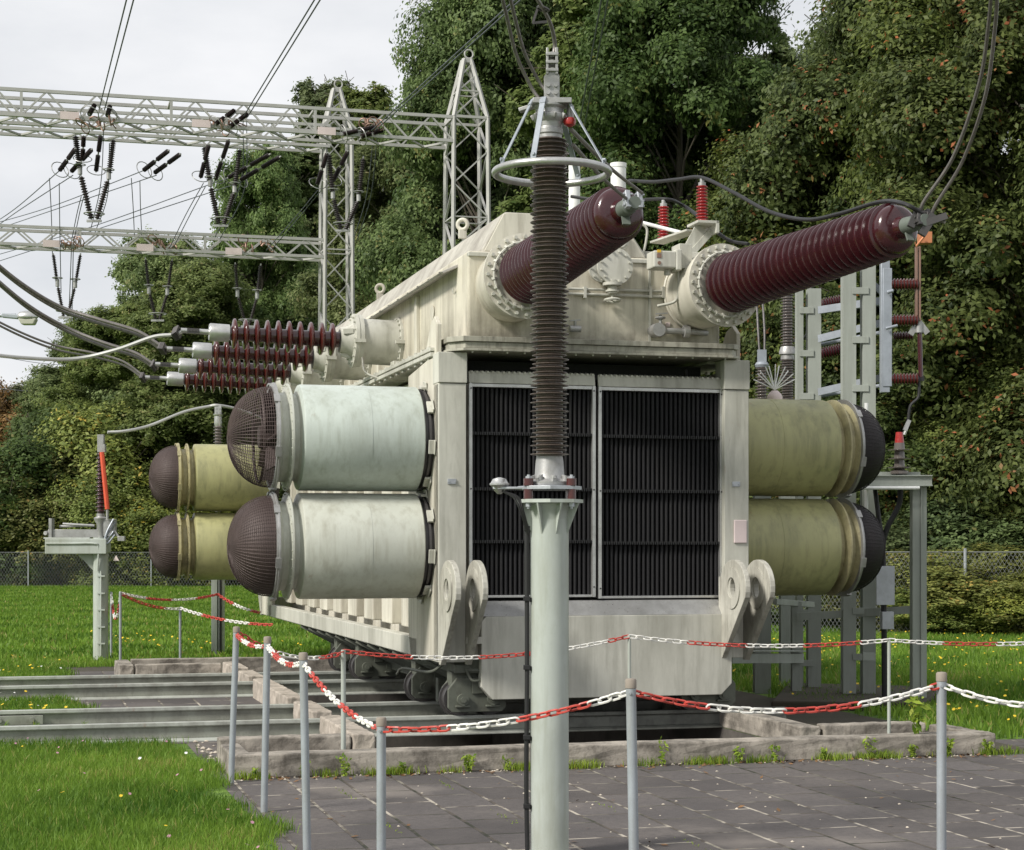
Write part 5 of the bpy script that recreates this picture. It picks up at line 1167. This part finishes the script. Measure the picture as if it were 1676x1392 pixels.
# ---------------------------------------------------------------- disconnector post at left
D = 26.3; dc = W(165, 0, D); R0 = thing('disconnector', 'earthing switch on a grey-green post at left, dark ribbed insulator with orange rod', 'disconnector', (dc.x, D, 0))
zD = lambda py: HC+(HY-py)/FP*D; xD = lambda px: (px-165)/FP*D
mb = MB(); mb.cyl((0, 0, -.05), (0, 0, zD(880)), .108, n=24); mb.prism([(-.10, zD(935)), (-.10, zD(908)), (xD(128), zD(908))], (0, -.012, 0), X, Z, Y, .024); mb.build('pole', M['pole'], R0)
mb = MB(); mb.box(xD(78), xD(178), -.14, .14, zD(905), zD(885)); mb.box(xD(78), xD(178), -.16, -.14, zD(907), zD(882)); mb.box(xD(74), xD(150), -.1, -.06, zD(883), zD(880)); mb.build('box_beam', M['pole'], R0, bev=.01)
mb = MB(); mb.box(xD(80), xD(165), -.05, .05, zD(880), zD(867)); mb.box(xD(82), xD(87), -.08, .08, zD(882), zD(849)); mb.tube([(xD(104), -.04, zD(858)), (xD(156), -.04, zD(861))], .02); mb.tube([(xD(96), .05, zD(862)), (xD(150), .05, zD(860))], .02)
mb.cyl((xD(76), -.07, zD(873)), (xD(82), .07, zD(873)), .03); mb.build('arm', M['cast'], R0, bev=.004)
mb = MB(); mb.lathe((0, 0, 0), Z, [(zD(882), .06), (zD(858), .06), (zD(852), .09), (zD(848), .10), (zD(846), .06), (zD(841), .06)], 20); mb.box(.05, .22, -.06, .06, zD(878), zD(850)); mb.beam((.20, -.05, zD(868)), (.30, -.05, zD(885)), .03, .03); mb.box(.26, .36, -.1, 0, zD(886), zD(878)); mb.build('drive', M['cast'], R0, bev=.004)
mb = MB(); mb.lathe((0, 0, 0), Z, sheds(zD(742)-zD(841), 15, .045, .04, .075, .065, t0=zD(841)), 24); mb.build('insulator', M['maroon'], R0)
mb = MB(); mb.tube([(xD(178), -.09, zD(834)), (xD(169), -.09, zD(741))], .034); mb.build('rod', M['orange'], R0)
mb = MB(); mb.box(-.04, .07, -.05, .05, zD(741), zD(728)); mb.box(-.04, .05, -.05, .05, zD(728), zD(712)); mb.build('contact_head', M['cast'], R0, bev=.004); mb = MB(); mb.cyl((xD(178), -.09, zD(850)), (xD(178), -.09, zD(834)), .02); mb.build('rod_foot', M['cast'], R0)
mb = MB(); mb.tube(bez([(.20, -.07, zD(850)), (.12, -.12, zD(870)), (.08, -.13, zD(888)), (.14, -.10, zD(880)), (.2, -.08, zD(870))]), .014); mb.tube(bez([(.22, -.05, zD(855)), (.10, -.12, zD(880)), (.12, -.13, zD(890)), (.22, -.08, zD(876))]), .014); mb.build('braid', M['bluegalv'], R0)
mb = MB(); mb.tube(bez([(xD(80), -.17, zD(890)), (xD(120), -.17, zD(890)), (xD(158), -.17, zD(890)), (xD(165), -.15, zD(897)), (xD(163), -.13, zD(935))]), .014); 
for py in (943, 971, 998, 1026, 1053): mb.box(-.02, .09, -.14, -.10, zD(py)-.01, zD(py)+.01)
mb.tube([(.03, -.125, .08), (.03, -.125, zD(935))], .014); mb.build('conduit', M['pole'], R0)
# far post insulator behind the rear fan housings
D2 = 27.5; p2 = W(357, 0, D2); R1 = thing('post_insulator', 'smaller far post insulator rising behind the rear left fan housings', 'post insulator', (p2.x, D2, 0)); z2 = lambda py: HC+(HY-py)/FP*D2
mb = MB(); mb.box(-.09, -.0, -.08, .08, -.05, z2(840)); mb.box(.02, .09, -.08, .08, -.05, z2(840)); mb.box(-.01, .03, -.02, .02, -.05, z2(840)); mb.build('pole', M['pole'], R1, bev=.006)
mb = MB(); mb.tube([(.05, -.10, .05), (.05, -.10, z2(850))], .018, 8); mb.build('earth_cable', M['black'], R1)
mb = MB(); mb.lathe((0, 0, 0), Z, sheds(z2(698)-z2(838), 28, .045, .045, .072, .072, t0=z2(838)), 20); mb.build('insulator', M['greyins'], R1)
mb = MB(); mb.lathe((0, 0, 0), Z, [(z2(698), .05), (z2(693), .06), (z2(682), .055), (z2(680), .07), (z2(678), .07)], 16); mb.box(-.05, .05, -.02, .02, z2(678), z2(664)); 
for x in (-.025, .025):
    for py in (675, 669): mb.cyl((x, -.02, z2(py)), (x, -.035, z2(py)), .012, n=6)
mb.build('top_cap', M['alu'], R1)
cable('cable', 'light grey cable arching from the earthing switch top to the far post insulator', [[W(176, 708, 26.3), W(205, 706, 26.4), W(245, 697, 26.8), W(300, 675, 27.2), W(340, 666, 27.5), W(358, 664, 27.5), W(395, 672, 27.8), W(440, 690, 28.2)]], .022, 'cable2')

# ---------------------------------------------------------------- steel supports at the right
def ladder(px0_, px1, px2, px3, D, top, lab, bats, pyb):
    z = lambda py: HC+(HY-py)/FP*D; c = W((px0_+px3)/2, 0, D); xx = lambda p: (p-(px0_+px3)/2)/FP*D
    r = thing('ladder_column', lab, 'column', (c.x, D, 0), 0, 'ladder-like steel columns at right')
    mb = MB()
    for a, b_ in ((px0_, px1), (px2, px3)): mb.box(xx(a), xx(b_), -.08, -.068, -.05, z(top)); mb.box(xx(a), xx(a)+.012, -.068, .08, -.05, z(top)); mb.box(xx(b_)-.012, xx(b_), -.068, .08, -.05, z(top))
    mb.build('upright', M['steel'], r)
    mb = MB()
    for py in bats: mb.box(xx(px1)-.04, xx(px2)+.06, -.094, -.081, z(py)-.035, z(py)+.035)
    mb.build('batten', M['steel'], r, bev=.002); return r
ladder(1303, 1313, 1321, 1342, 20.3, 474, 'ladder-like grey steel column behind the right fan housings, nearer the transformer', (510, 580, 650, 1003, 1085), 1137)
ladder(1378, 1399, 1410, 1431, 19.4, 432, 'taller ladder-like grey steel column at the tips of the right fan domes', (478, 558, 637, 880, 1000, 1075), 1148)
mb = MB(); D = 20.0
fr = thing('cross_frame', 'blue-grey horizontal brackets joining the two ladder-like columns', 'bracket', W(1320, 895, D)*1.0); o0 = V(fr.location)
for ya, yb in ((508, 492), (555, 528), (642, 618)): mb = MB(); mb.beam(W(1340, ya, 20.2)-o0, W(1448, yb, 19.6)-o0, .03, .08); mb.build('bracket_bar', M['bluegalv'], fr)
for ya, yb in ((512, 498), (566, 545), (650, 632)): mb = MB(); mb.tube([W(1335, ya, 20.6)-o0, W(1440, yb, 20.0)-o0], .022); mb.build('bracket_tube', M['bluegalv'], fr)
mb = MB(); mb.beam(W(1425, 462, 19.5)-o0, W(1443, 478, 19.5)-o0, .04, .06)
mb.build('angle_piece', M['bluegalv'], fr)
mb = MB()
for ya, yb in ((500, 493), (580, 573)): mb = MB(); a, b_ = W(1343, ya, 20.9)-o0, W(1376, yb, 20.9)-o0; mb.lathe(a, b_-a, sheds((b_-a).length, 8, .05, .05, .075, .075), 14); mb.build('rear_insulator', M['maroon'], fr)
D = 19.2; ES = thing('earthing_switch', 'upright blue-grey bar holding three horizontal red brown insulators and a copper bar', 'switch', W(1448, 895, D)); o0 = V(ES.location)
mb = MB(); a, b_ = W(1441, 643, D)-o0, W(1455, 425, D)-o0; mb.box(a.x, b_.x, -.05, .05, a.z, b_.z); mb.box(a.x+.015, b_.x+.02, -.06, -.05, a.z+.06, b_.z-.1)
mb.tube([W(1452, 479, D-.1)-o0, W(1462, 476, D-.1)-o0], .02); mb.tube([W(1450, 538, D-.1)-o0, W(1469, 533, D-.1)-o0], .016); mb.build('support_bar', M['bluegalv'], ES, bev=.004)
for py in (466, 525, 621):
    a, b_ = W(1455, py, D)-o0, W(1502, py, D)-o0; mb = MB(); mb.lathe(a, b_-a, sheds((b_-a).length, 9, .048, .046, .066, .064), 24); mb.build('insulator', M['redbrown'], ES)
a, b_ = W(1462, 551, D+.5)-o0, W(1494, 550, D+.5)-o0; mb = MB(); mb.lathe(a, b_-a, sheds((b_-a).length, 7, .035, .035, .05, .05), 14); mb.build('insulator', M['maroon'], ES)
mb = MB(); a, b_ = W(1498, 526, D)-o0, W(1506, 404, D)-o0; mb.box(a.x, a.x+.02, -.03, .03, a.z, b_.z); mb.box(b_.x-.018, b_.x+.002, -.03, .03, a.z, b_.z); cbar = mb.build('copper_bar', M['copper'], ES, bev=.002)
mb = MB(); a, b_ = W(1503, 401, D)-o0, W(1519, 381, D)-o0; mb.box(a.x, b_.x+.03, -.06, .06, a.z+.01, b_.z); mb.tube([W(1497, 392, D-.1)-o0, W(1499, 404, D-.1)-o0, W(1512, 388, D-.1)-o0], .014); mb.build('contact_jaw', M['coppero'], ES, bev=.006)
mb = MB(); mb.beam(W(1490, 548, D)-o0, W(1502, 528, D)-o0, .02, .06); mb.beam(W(1518, 546, D)-o0, W(1503, 526, D)-o0, .06, .02, (0, 1, 0)); mb.cyl(W(1504, 545, D)-o0, W(1504, 530, D)-o0, .04, n=10); mb.build('jaw_guard', M['cast'], ES)
mb = MB(); mb.cyl(W(1507, 618, D)-o0, W(1505, 543, D)-o0, .024, n=12); mb.build('switch_tube', M['maroon'], ES)
mb = MB(); mb.beam(W(1497, 622, D)-o0, W(1512, 620, D)-o0, .04, .05); mb.tube(bez([W(1504, 625, D)-o0, W(1503, 650, D)-o0, W(1490, 665, D)-o0, W(1486, 690, D)-o0]), .016); mb.build('lead', M['black'], ES)
mb = MB(); mb.beam(W(1481, 705, D)-o0, W(1488, 688, D)-o0, .04, .04); mb.tube([W(1480, 712, D)-o0, W(1484, 700, D)-o0], .018); mb.build('lead_clamp', M['alu'], ES)
# table frame with cable sealing end
D = 18.9; TB = thing('steel_table', 'grey steel table frame with thick top beam right of the fan domes', 'steel frame', W(1455, 895, D)*1.0); TB.location.z = 0; o0 = V(TB.location)
mb = MB(); a, b_ = W(1400, 797, D)-o0, W(1520, 779, D)-o0; mb.box(a.x, b_.x, -.15, -.14, a.z, b_.z); mb.box(a.x, b_.x, -.18, .18, b_.z-.012, b_.z); mb.box(a.x, b_.x, -.18, -.10, a.z, a.z+.014); mb.box(b_.x-.1, b_.x-.02, -.14, .3, a.z, b_.z-.012); mb.box(a.x+.25, b_.x-.08, .02, .1, b_.z, b_.z+.04); mb.build('table_top', M['steel'], TB, bev=.002)
mb = MB(); a, b_ = W(1491, 797, D)-o0, W(1514, 797, D)-o0; mb.box(a.x, b_.x, -.08, -.068, 0, a.z); mb.box(a.x, a.x+.014, -.068, .06, 0, a.z); mb.box(b_.x-.014, b_.x, -.068, .06, 0, a.z); mb.box(a.x+.08, a.x+.09, -.1, -.08, 0, a.z); mb.build('leg', M['steel'], TB)
mb = MB(); a, b_ = W(1305, 1010, D+.6)-o0, W(1495, 998, D+.3)-o0; mb.beam(a, b_, .04, .08); mb.beam(W(1412, 1075, D)-o0, W(1432, 1075, D)-o0, .04, .08); mb.build('brace', M['steel'], TB)
mb = MB(); mb.tube([W(1408, 799, D-.2)-o0, W(1505, 799, D-.2)-o0], .018); mb.tube([W(1418, 660, D)-o0, W(1418, 860, D)-o0], .02); mb.build('white_conduit', M['whitepaint'], TB)
SE = thing('cable_sealing_end', 'small insulator with red top standing on the steel table', 'insulator', W(1472, 776, D)); o0 = V(SE.location)
H_ = (776-708)/FP*D; mb = MB(); mb.lathe((0, 0, 0), Z, [(0, .09), (.03, .09), (.04, .06)]+[(t_, r_) for k in range(3) for t_, r_ in ((.05+k*.09, .05), (.06+k*.09, .115), (.068+k*.09, .118), (.076+k*.09, .055))]+[(.32, .05)], 20); mb.build('insulator', M['greyins'], SE)
mb = MB(); mb.lathe((0, 0, .32), Z, [(0, .048), (.11, .036)], 16); mb.build('red_top', M['redins'], SE)
mb = MB(); mb.tube(bez([(0, .0, .0), (-.0, 0, -.3), (-.12, 0, -.55), (-.17, 0, -.75), (-.165, 0, -1.0), (-.15, .0, -2.3), (-.15, 0, -2.43)]), .03); mb.tube(bez([(-.25, .1, 0), (-.22, 0, -.4), (-.17, 0, -.7)]), .024); mb.build('power_cable', M['black'], SE)
mb = MB(); mb.box(-.25, -.06, -.06, -.04, -1.35, -.95); mb.box(-.19, -.07, -.07, .05, -1.6, -1.42); mb.build('cable_cleat', M['galv'], SE, bev=.003)
# low brackets from the transformer area to the columns
mb = MB(); mb.beam(W(1195, 1078, 18.6), W(1312, 1078, 19.6), .06, .10); mb.beam(W(1268, 985, 19.2), W(1330, 990, 20.0), .05, .06); mb.beam(W(1195, 1066, 18.6), W(1312, 1066, 19.6), .12, .012)
o0 = W(1250, 1078, 19.2); 
for i, v in enumerate(mb.v): mb.v[i] = tuple(V(v)-o0)
o = mb.build('low_bracket', M['steel'], None, bev=.003); o.location = o0; tag(o, 'dark steel bracket bar low down between the transformer and the columns', 'bracket')
# small I-column near transformer
c = W(1303, 0, 19.7); mb = MB(); mb.box(-.05, .05, -.06, -.05, 0, 1.05); mb.box(-.05, .05, .05, .06, 0, 1.05); mb.box(-.005, .005, -.05, .05, 0, 1.05); o = mb.build('short_column', M['steel']); o.location = (c.x, 19.7, 0); tag(o, 'short steel stub column carrying the low bracket bar', 'column')
# arresters behind the transformer
for i, (px, py0, py1, D, r_, lab) in enumerate(((1247, 690, 602, 20.5, .075, 'shorter grey ribbed insulator close behind the right column of the transformer'), (1289, 690, 470, 21.5, .092, 'tall grey ribbed arrester under the right maroon bushing'))):
    c = W(px, py0, D); A_ = thing('surge_arrester', lab, 'arrester', (c.x, D, 0), 0, 'grey ribbed arresters behind the transformer'); H_ = (py0-py1)/FP*D
    mb = MB(); mb.box(-.09, .09, -.09, -.07, 0, c.z); mb.box(-.01, .01, -.07, .07, 0, c.z); mb.box(-.09, .09, .07, .09, 0, c.z); mb.build('post', M['steel'], A_)
    if i == 0: mb = MB(); mb.lathe((0, 0, c.z), Z, sheds(H_, 18, .05, .045, r_+.01, r_-.005), 24); mb.build('insulator', M['greyins'], A_)
    else:
        h1_ = (py0-575)/FP*D; mb = MB(); mb.lathe((0, 0, c.z), Z, sheds(h1_-.1, 24, .06, .06, r_, r_), 24); mb.build('insulator', M['greyins'], A_)
        mb = MB(); mb.lathe((0, 0, c.z+h1_+.05), Z, sheds(H_-h1_, 22, .055, .055, r_-.01, r_-.01), 24); mb.build('insulator', M['greyins'], A_)
        mb = MB(); mb.lathe((0, 0, c.z+h1_-.1), Z, [(0, .08), (.05, .08), (.06, .1), (.09, .1), (.15, .08)], 16); mb.build('joint', M['cast'], A_)
    mb = MB(); zt_ = c.z+H_; mb.lathe((0, 0, zt_), Z, [(0, .07), (.03, .08), (.06, .06)], 14); mb.box(-.05, .05, -.015, .015, zt_+.06, zt_+.20); mb.build('top_plate', M['bluegalv'], A_)
    if i == 0:
        mb = MB()
        for q in (-.025, .03): mb.tube(bez([(q, 0, zt_+.15), (q*1.3, .1, zt_+.5), (q, .4, zt_+1.2)]), .013)
        mb.build('lead', M['darkmetal'], A_)
cable('black_cable', 'black cable looping beside the ladder-like column down to the tall arrester', [[W(1327, 470, 20.6), W(1326, 530, 20.5), W(1318, 552, 20.6), W(1300, 558, 21.4)]], .02, 'black')
c = W(1268, 655, 17.7); SP = thing('bird_spikes', 'white spiky rods fanned out above the upper right fan housing', 'bird spikes', c); mb = MB()
for k in range(11): a_ = math.radians(-65+k*13); mb.tube([(0, 0, .1), (math.sin(a_)*.22, (-1)**k*.05, .1+math.cos(a_)*.24)], .006, 5)
mb.build('spikes', M['whitepaint'], SP); mb = MB(); mb.lathe((0, 0, 0), Z, [(-.04, .07), (.03, .075), (.06, .06), (.09, .03)], 14); mb.build('base', M['pink'], SP)
# concrete pads at the right, dark
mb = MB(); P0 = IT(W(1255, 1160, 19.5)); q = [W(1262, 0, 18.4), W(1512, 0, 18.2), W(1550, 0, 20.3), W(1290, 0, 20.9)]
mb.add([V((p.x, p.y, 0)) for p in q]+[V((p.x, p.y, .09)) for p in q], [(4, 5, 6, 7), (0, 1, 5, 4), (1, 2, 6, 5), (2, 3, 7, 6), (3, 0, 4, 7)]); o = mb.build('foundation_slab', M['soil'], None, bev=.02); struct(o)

# ---------------------------------------------------------------- bollards and chains
BD = {}
def bollard(k, px, D, h, lab, r=.0215, lean=(0, 0), cap=True, m='bollard'):
    p = W(px, 0, D); t = thing('chain_post', lab, 'post', (p.x, D, 0), 0, 'posts of the chain barrier'); top = V((lean[0]*h, lean[1]*h, h))
    mb = MB(); mb.tube([(0, 0, -.02), top], r, 20); mb.build('tube', M[m], t)
    if cap:
        mb = MB(); mb.lathe(top-Z*.035, Z, [(0, r+.001), (.001, r+.0025), (.034, r+.0025), (.04, r-.002), (.042, .002)], 20); mb.build('cap', M['cap'], t)
        mb = MB(); mb.cyl(top+V((-.005, -r-.006, -.055)), top+V((-.005, r+.004, -.055)), .006, n=8); mb.build('hook_bolt', M['galv'], t)
    BD[k] = V((p.x, D, 0))+top-Z*.05
def chain(a, b2, sag, lab, seq='r', seg=8, link=.052, wire=.0055, off=0):
    A, B_ = V(a), V(b2); n = max(20, int((B_-A).length/.02)); P = [A.lerp(B_, i/n)-Z*(sag*4*(i/n)*(1-i/n)) for i in range(n+1)]
    Ls = [0]
    for i in range(n): Ls.append(Ls[-1]+(P[i+1]-P[i]).length)
    tot = Ls[-1]; cnt = max(2, int(tot/link)); st = tot/cnt
    def at(s):
        s = min(max(s, 0), tot); i = 0
        lo = np.searchsorted(Ls, s)-1; i = int(min(max(lo, 0), n-1)); return P[i].lerp(P[i+1], (s-Ls[i])/max(1e-6, Ls[i+1]-Ls[i]))
    mb = MB(); hl = st*.5+wire*1.05; wd = st*.27; rr = random.Random(cnt)
    for k in range(cnt):
        c = at((k+.5)*st); t = (at((k+.9)*st)-at((k+.1)*st)).normalized(); s_ = t.cross(Z).normalized(); u_ = s_.cross(t)
        an = (math.pi/4 if k % 2 else -math.pi/4)+rr.uniform(-.25, .25); e = s_*math.cos(an)+u_*math.sin(an); f_ = t.cross(e)
        col = (((k+off)//seg) % 2 == 0) == (seq == 'r'); mb.cur = 0 if col else 1
        ctr = []
        for q in range(5): h_ = math.pi*q/4-math.pi/2; ctr.append((hl-wd+wd*math.cos(h_), wd*math.sin(h_)))
        ctr += [(-x, -y) for x, y in ctr]; m_ = len(ctr); vs = []; fs = []
        for i, (x, y) in enumerate(ctr):
            cc = c+t*x+e*y; ax_ = V((x-(hl-wd)*(1 if x > 0 else -1), y, 0)); nn = (t*ax_.x+e*ax_.y).normalized()
            for g in range(5): w_ = 2*math.pi*g/5; vs.append(cc+nn*(wire*math.cos(w_))+f_*(wire*math.sin(w_)))
        for i in range(m_):
            for g in range(5): fs.append((i*5+g, ((i+1) % m_)*5+g, ((i+1) % m_)*5+(g+1) % 5, i*5+(g+1) % 5))
        mb.add(vs, fs, True)
    mb.cur = 0
    o = mb.build('barrier_chain', [M['red'], M['white']], org=tuple(A)); tag(o, lab, 'chain', 'red and white plastic chains between the posts')
bollard('a', 378, 12.7, 1.08, 'grey chain post standing at the front left corner, leftmost of the near three', lean=(.035, 0))
bollard('b', 432, 11.3, 1.08, 'grey chain post second from left among the near posts', lean=(.02, 0))
bollard('c', 503, 9.6, 1.08, 'grey chain post third from left, cut off by the bottom edge, red chain behind it', lean=(-.02, 0))
bollard('d', 624, 8.3, .862, 'grey chain post at the barrier corner left of the big grey post', lean=(.0, 0))
bollard('e', 1040, 7.7, 1.08, 'grey chain post right of the big grey post, in front of the cover', lean=(-.018, 0))
bollard('f', 1541, 8.1, 1.08, 'grey chain post at the right, standing in front of the kerb end')
bollard('g', 1830, 7.7, 1.05, 'grey chain post just outside the right edge')
for k, px, D, h, lab in (('h', 562, 13.5, .88, 'thin green-grey back post behind the third near post'), ('i', 1030, 14.2, .955, 'thin back post in front of the cover, just behind the right near post'), ('j', 1455, 14.6, .905, 'thin back post beside the sapling'), ('k', 1760, 15.0, .88, 'thin back post outside the right edge'),
                         ('l', 182, 26.8, .98, 'far thin post behind the earthing switch pole with tangled chain'), ('m', 197, 24.6, 1.03, 'far grey post right of the earthing switch pole'), ('n', 295, 25.3, .80, 'far short post between the earthing switch and the far post insulator')):
    bollard(k, px, D, h, lab, .0135 if k in 'ij' else .018, cap=False, m='pole' if k in 'hij' else 'bollard')
chain(BD['a'], BD['b'], .035, 'double-slack chain between the first two near posts', 'r', 7, .045); chain(BD['b'], BD['c'], .05, 'white and red chain between second and third near posts', 'w', 7, .048)
chain(BD['c'], BD['d'], .05, 'steep chain from the third near post down to the barrier corner', 'w', 7, .040, off=3)
chain(BD['d'], BD['e'], .048, 'front chain passing the big grey post, red then white then red', 'r', 7, .05); chain(BD['e'], BD['f'], .098, 'front chain from the middle post to the right post with a long white middle', 'r', 7, .05)
chain(BD['f'], BD['g'], .06, 'chain leaving the right post to the edge', 'w', 9, .05)
chain(BD['a']+V((0, .02, .02)), BD['h']+Z*.03, .10, 'back chain from the left corner post to the thin back post', 'r', 7, .058); chain(BD['h']+Z*.04, BD['i']+Z*.04, .10, 'back chain hanging in front of the lugs and the lower cover, left half', 'r', 9, .058)
chain(BD['i']+Z*.04, BD['j']+Z*.04, .06, 'back chain from the middle back post to the sapling back post', 'w', 8, .058); chain(BD['j']+Z*.04, BD['k']+Z*.04, .03, 'back chain over the right meadow', 'w', 8, .058)
q = W(356, 973, 27.3); chain(BD['m']+Z*.03, BD['n']+Z*.03, .06, 'far chain right of the earthing switch pole', 'r', 12, .06, .008); chain(BD['m']+Z*.04, q, .09, 'far chain from the earthing switch to the far post insulator', 'w', 12, .06, .008)
chain(BD['n']+Z*.04, W(445, 1023, 23.5), .05, 'far chain running behind the lower fan domes', 'w', 10, .06, .008); chain(q, W(425, 1003, 26), .04, 'far chain from the far post insulator to the transformer', 'r', 10, .06, .008)
chain(BD['l']+Z*.03, BD['m']+Z*.02, .35, 'tangled chain hanging between the two far posts', 'w', 6, .06, .008)

# ---------------------------------------------------------------- fences
def fence(A, B_, h, sp, lab, cell, wr, postxs=None):
    A, B_ = V(A), V(B_); L_ = (B_-A).length; e = (B_-A)/L_; r = thing('mesh_fence', lab, 'fence', A, math.atan2(e.y, e.x)); mb = MB(); k = -h
    while k < L_:
        for s_ in (0, 1):
            a0, a1 = k, k+h*.62; z0_, z1_ = 0, h
            p, q_ = V((a0, 0, z0_ if s_ == 0 else z1_)), V((a1, 0, z1_ if s_ == 0 else z0_))
            if a1 <= 0 or a0 >= L_: continue
            lo = max(0, -a0/(a1-a0)); hi = min(1, (L_-a0)/(a1-a0)); P_, Q_ = p.lerp(q_, lo), p.lerp(q_, hi)
            n_ = V((0, 1, 0)).cross(Q_-P_).normalized()*wr; mb.add([P_-n_, P_+V((0, wr*1.5, 0)), P_+n_, Q_-n_, Q_+V((0, wr*1.5, 0)), Q_+n_], [(0, 1, 4, 3), (1, 2, 5, 4), (2, 0, 3, 5)])
        k += cell
    mb.tube([(0, 0, h-.01), (L_, 0, h-.01)], .010, 5)
    mb.build('wire_mesh', M['fence'], r)
    for x in (postxs or [sp*i for i in range(int(L_/sp)+1)]):
        mb = MB(); mb.cyl((x, -.05, -.05), (x, -.05, h+.06), .03, n=10); mb.build('fence_post', M['galv'], r)
A = W(1120, 0, 34.0); B_ = W(1860, 0, 33.0); A.z = B_.z = 0
fence(A, B_, 1.55, 3, 'chain-link fence with round posts at the right edge of the meadow', .075, .0028, [(W(x, 0, 33.4)-A).x for x in (1195, 1388, 1582, 1776)])
A = W(-120, 0, 73.5); B_ = W(900, 0, 73.5); A.z = B_.z = 0
fence(A, B_, 1.42, 3, 'far chain-link fence behind the left meadow', .12, .0035, [(W(x, 0, 73.5)-A).x for x in (47, 248, 449, 650, 850)])
# small warning sign on the far fence
c = W(190, 914, 73.3); mb = MB(); mb.prism([(-.12, -.1), (.12, -.1), (0, .12)], (0, 0, 0), X, Z, Y, .01); o = mb.build('warning_sign', M['pink']); o.location = c; tag(o, 'small pale triangular sign on the far fence beside the earthing switch pole', 'sign')
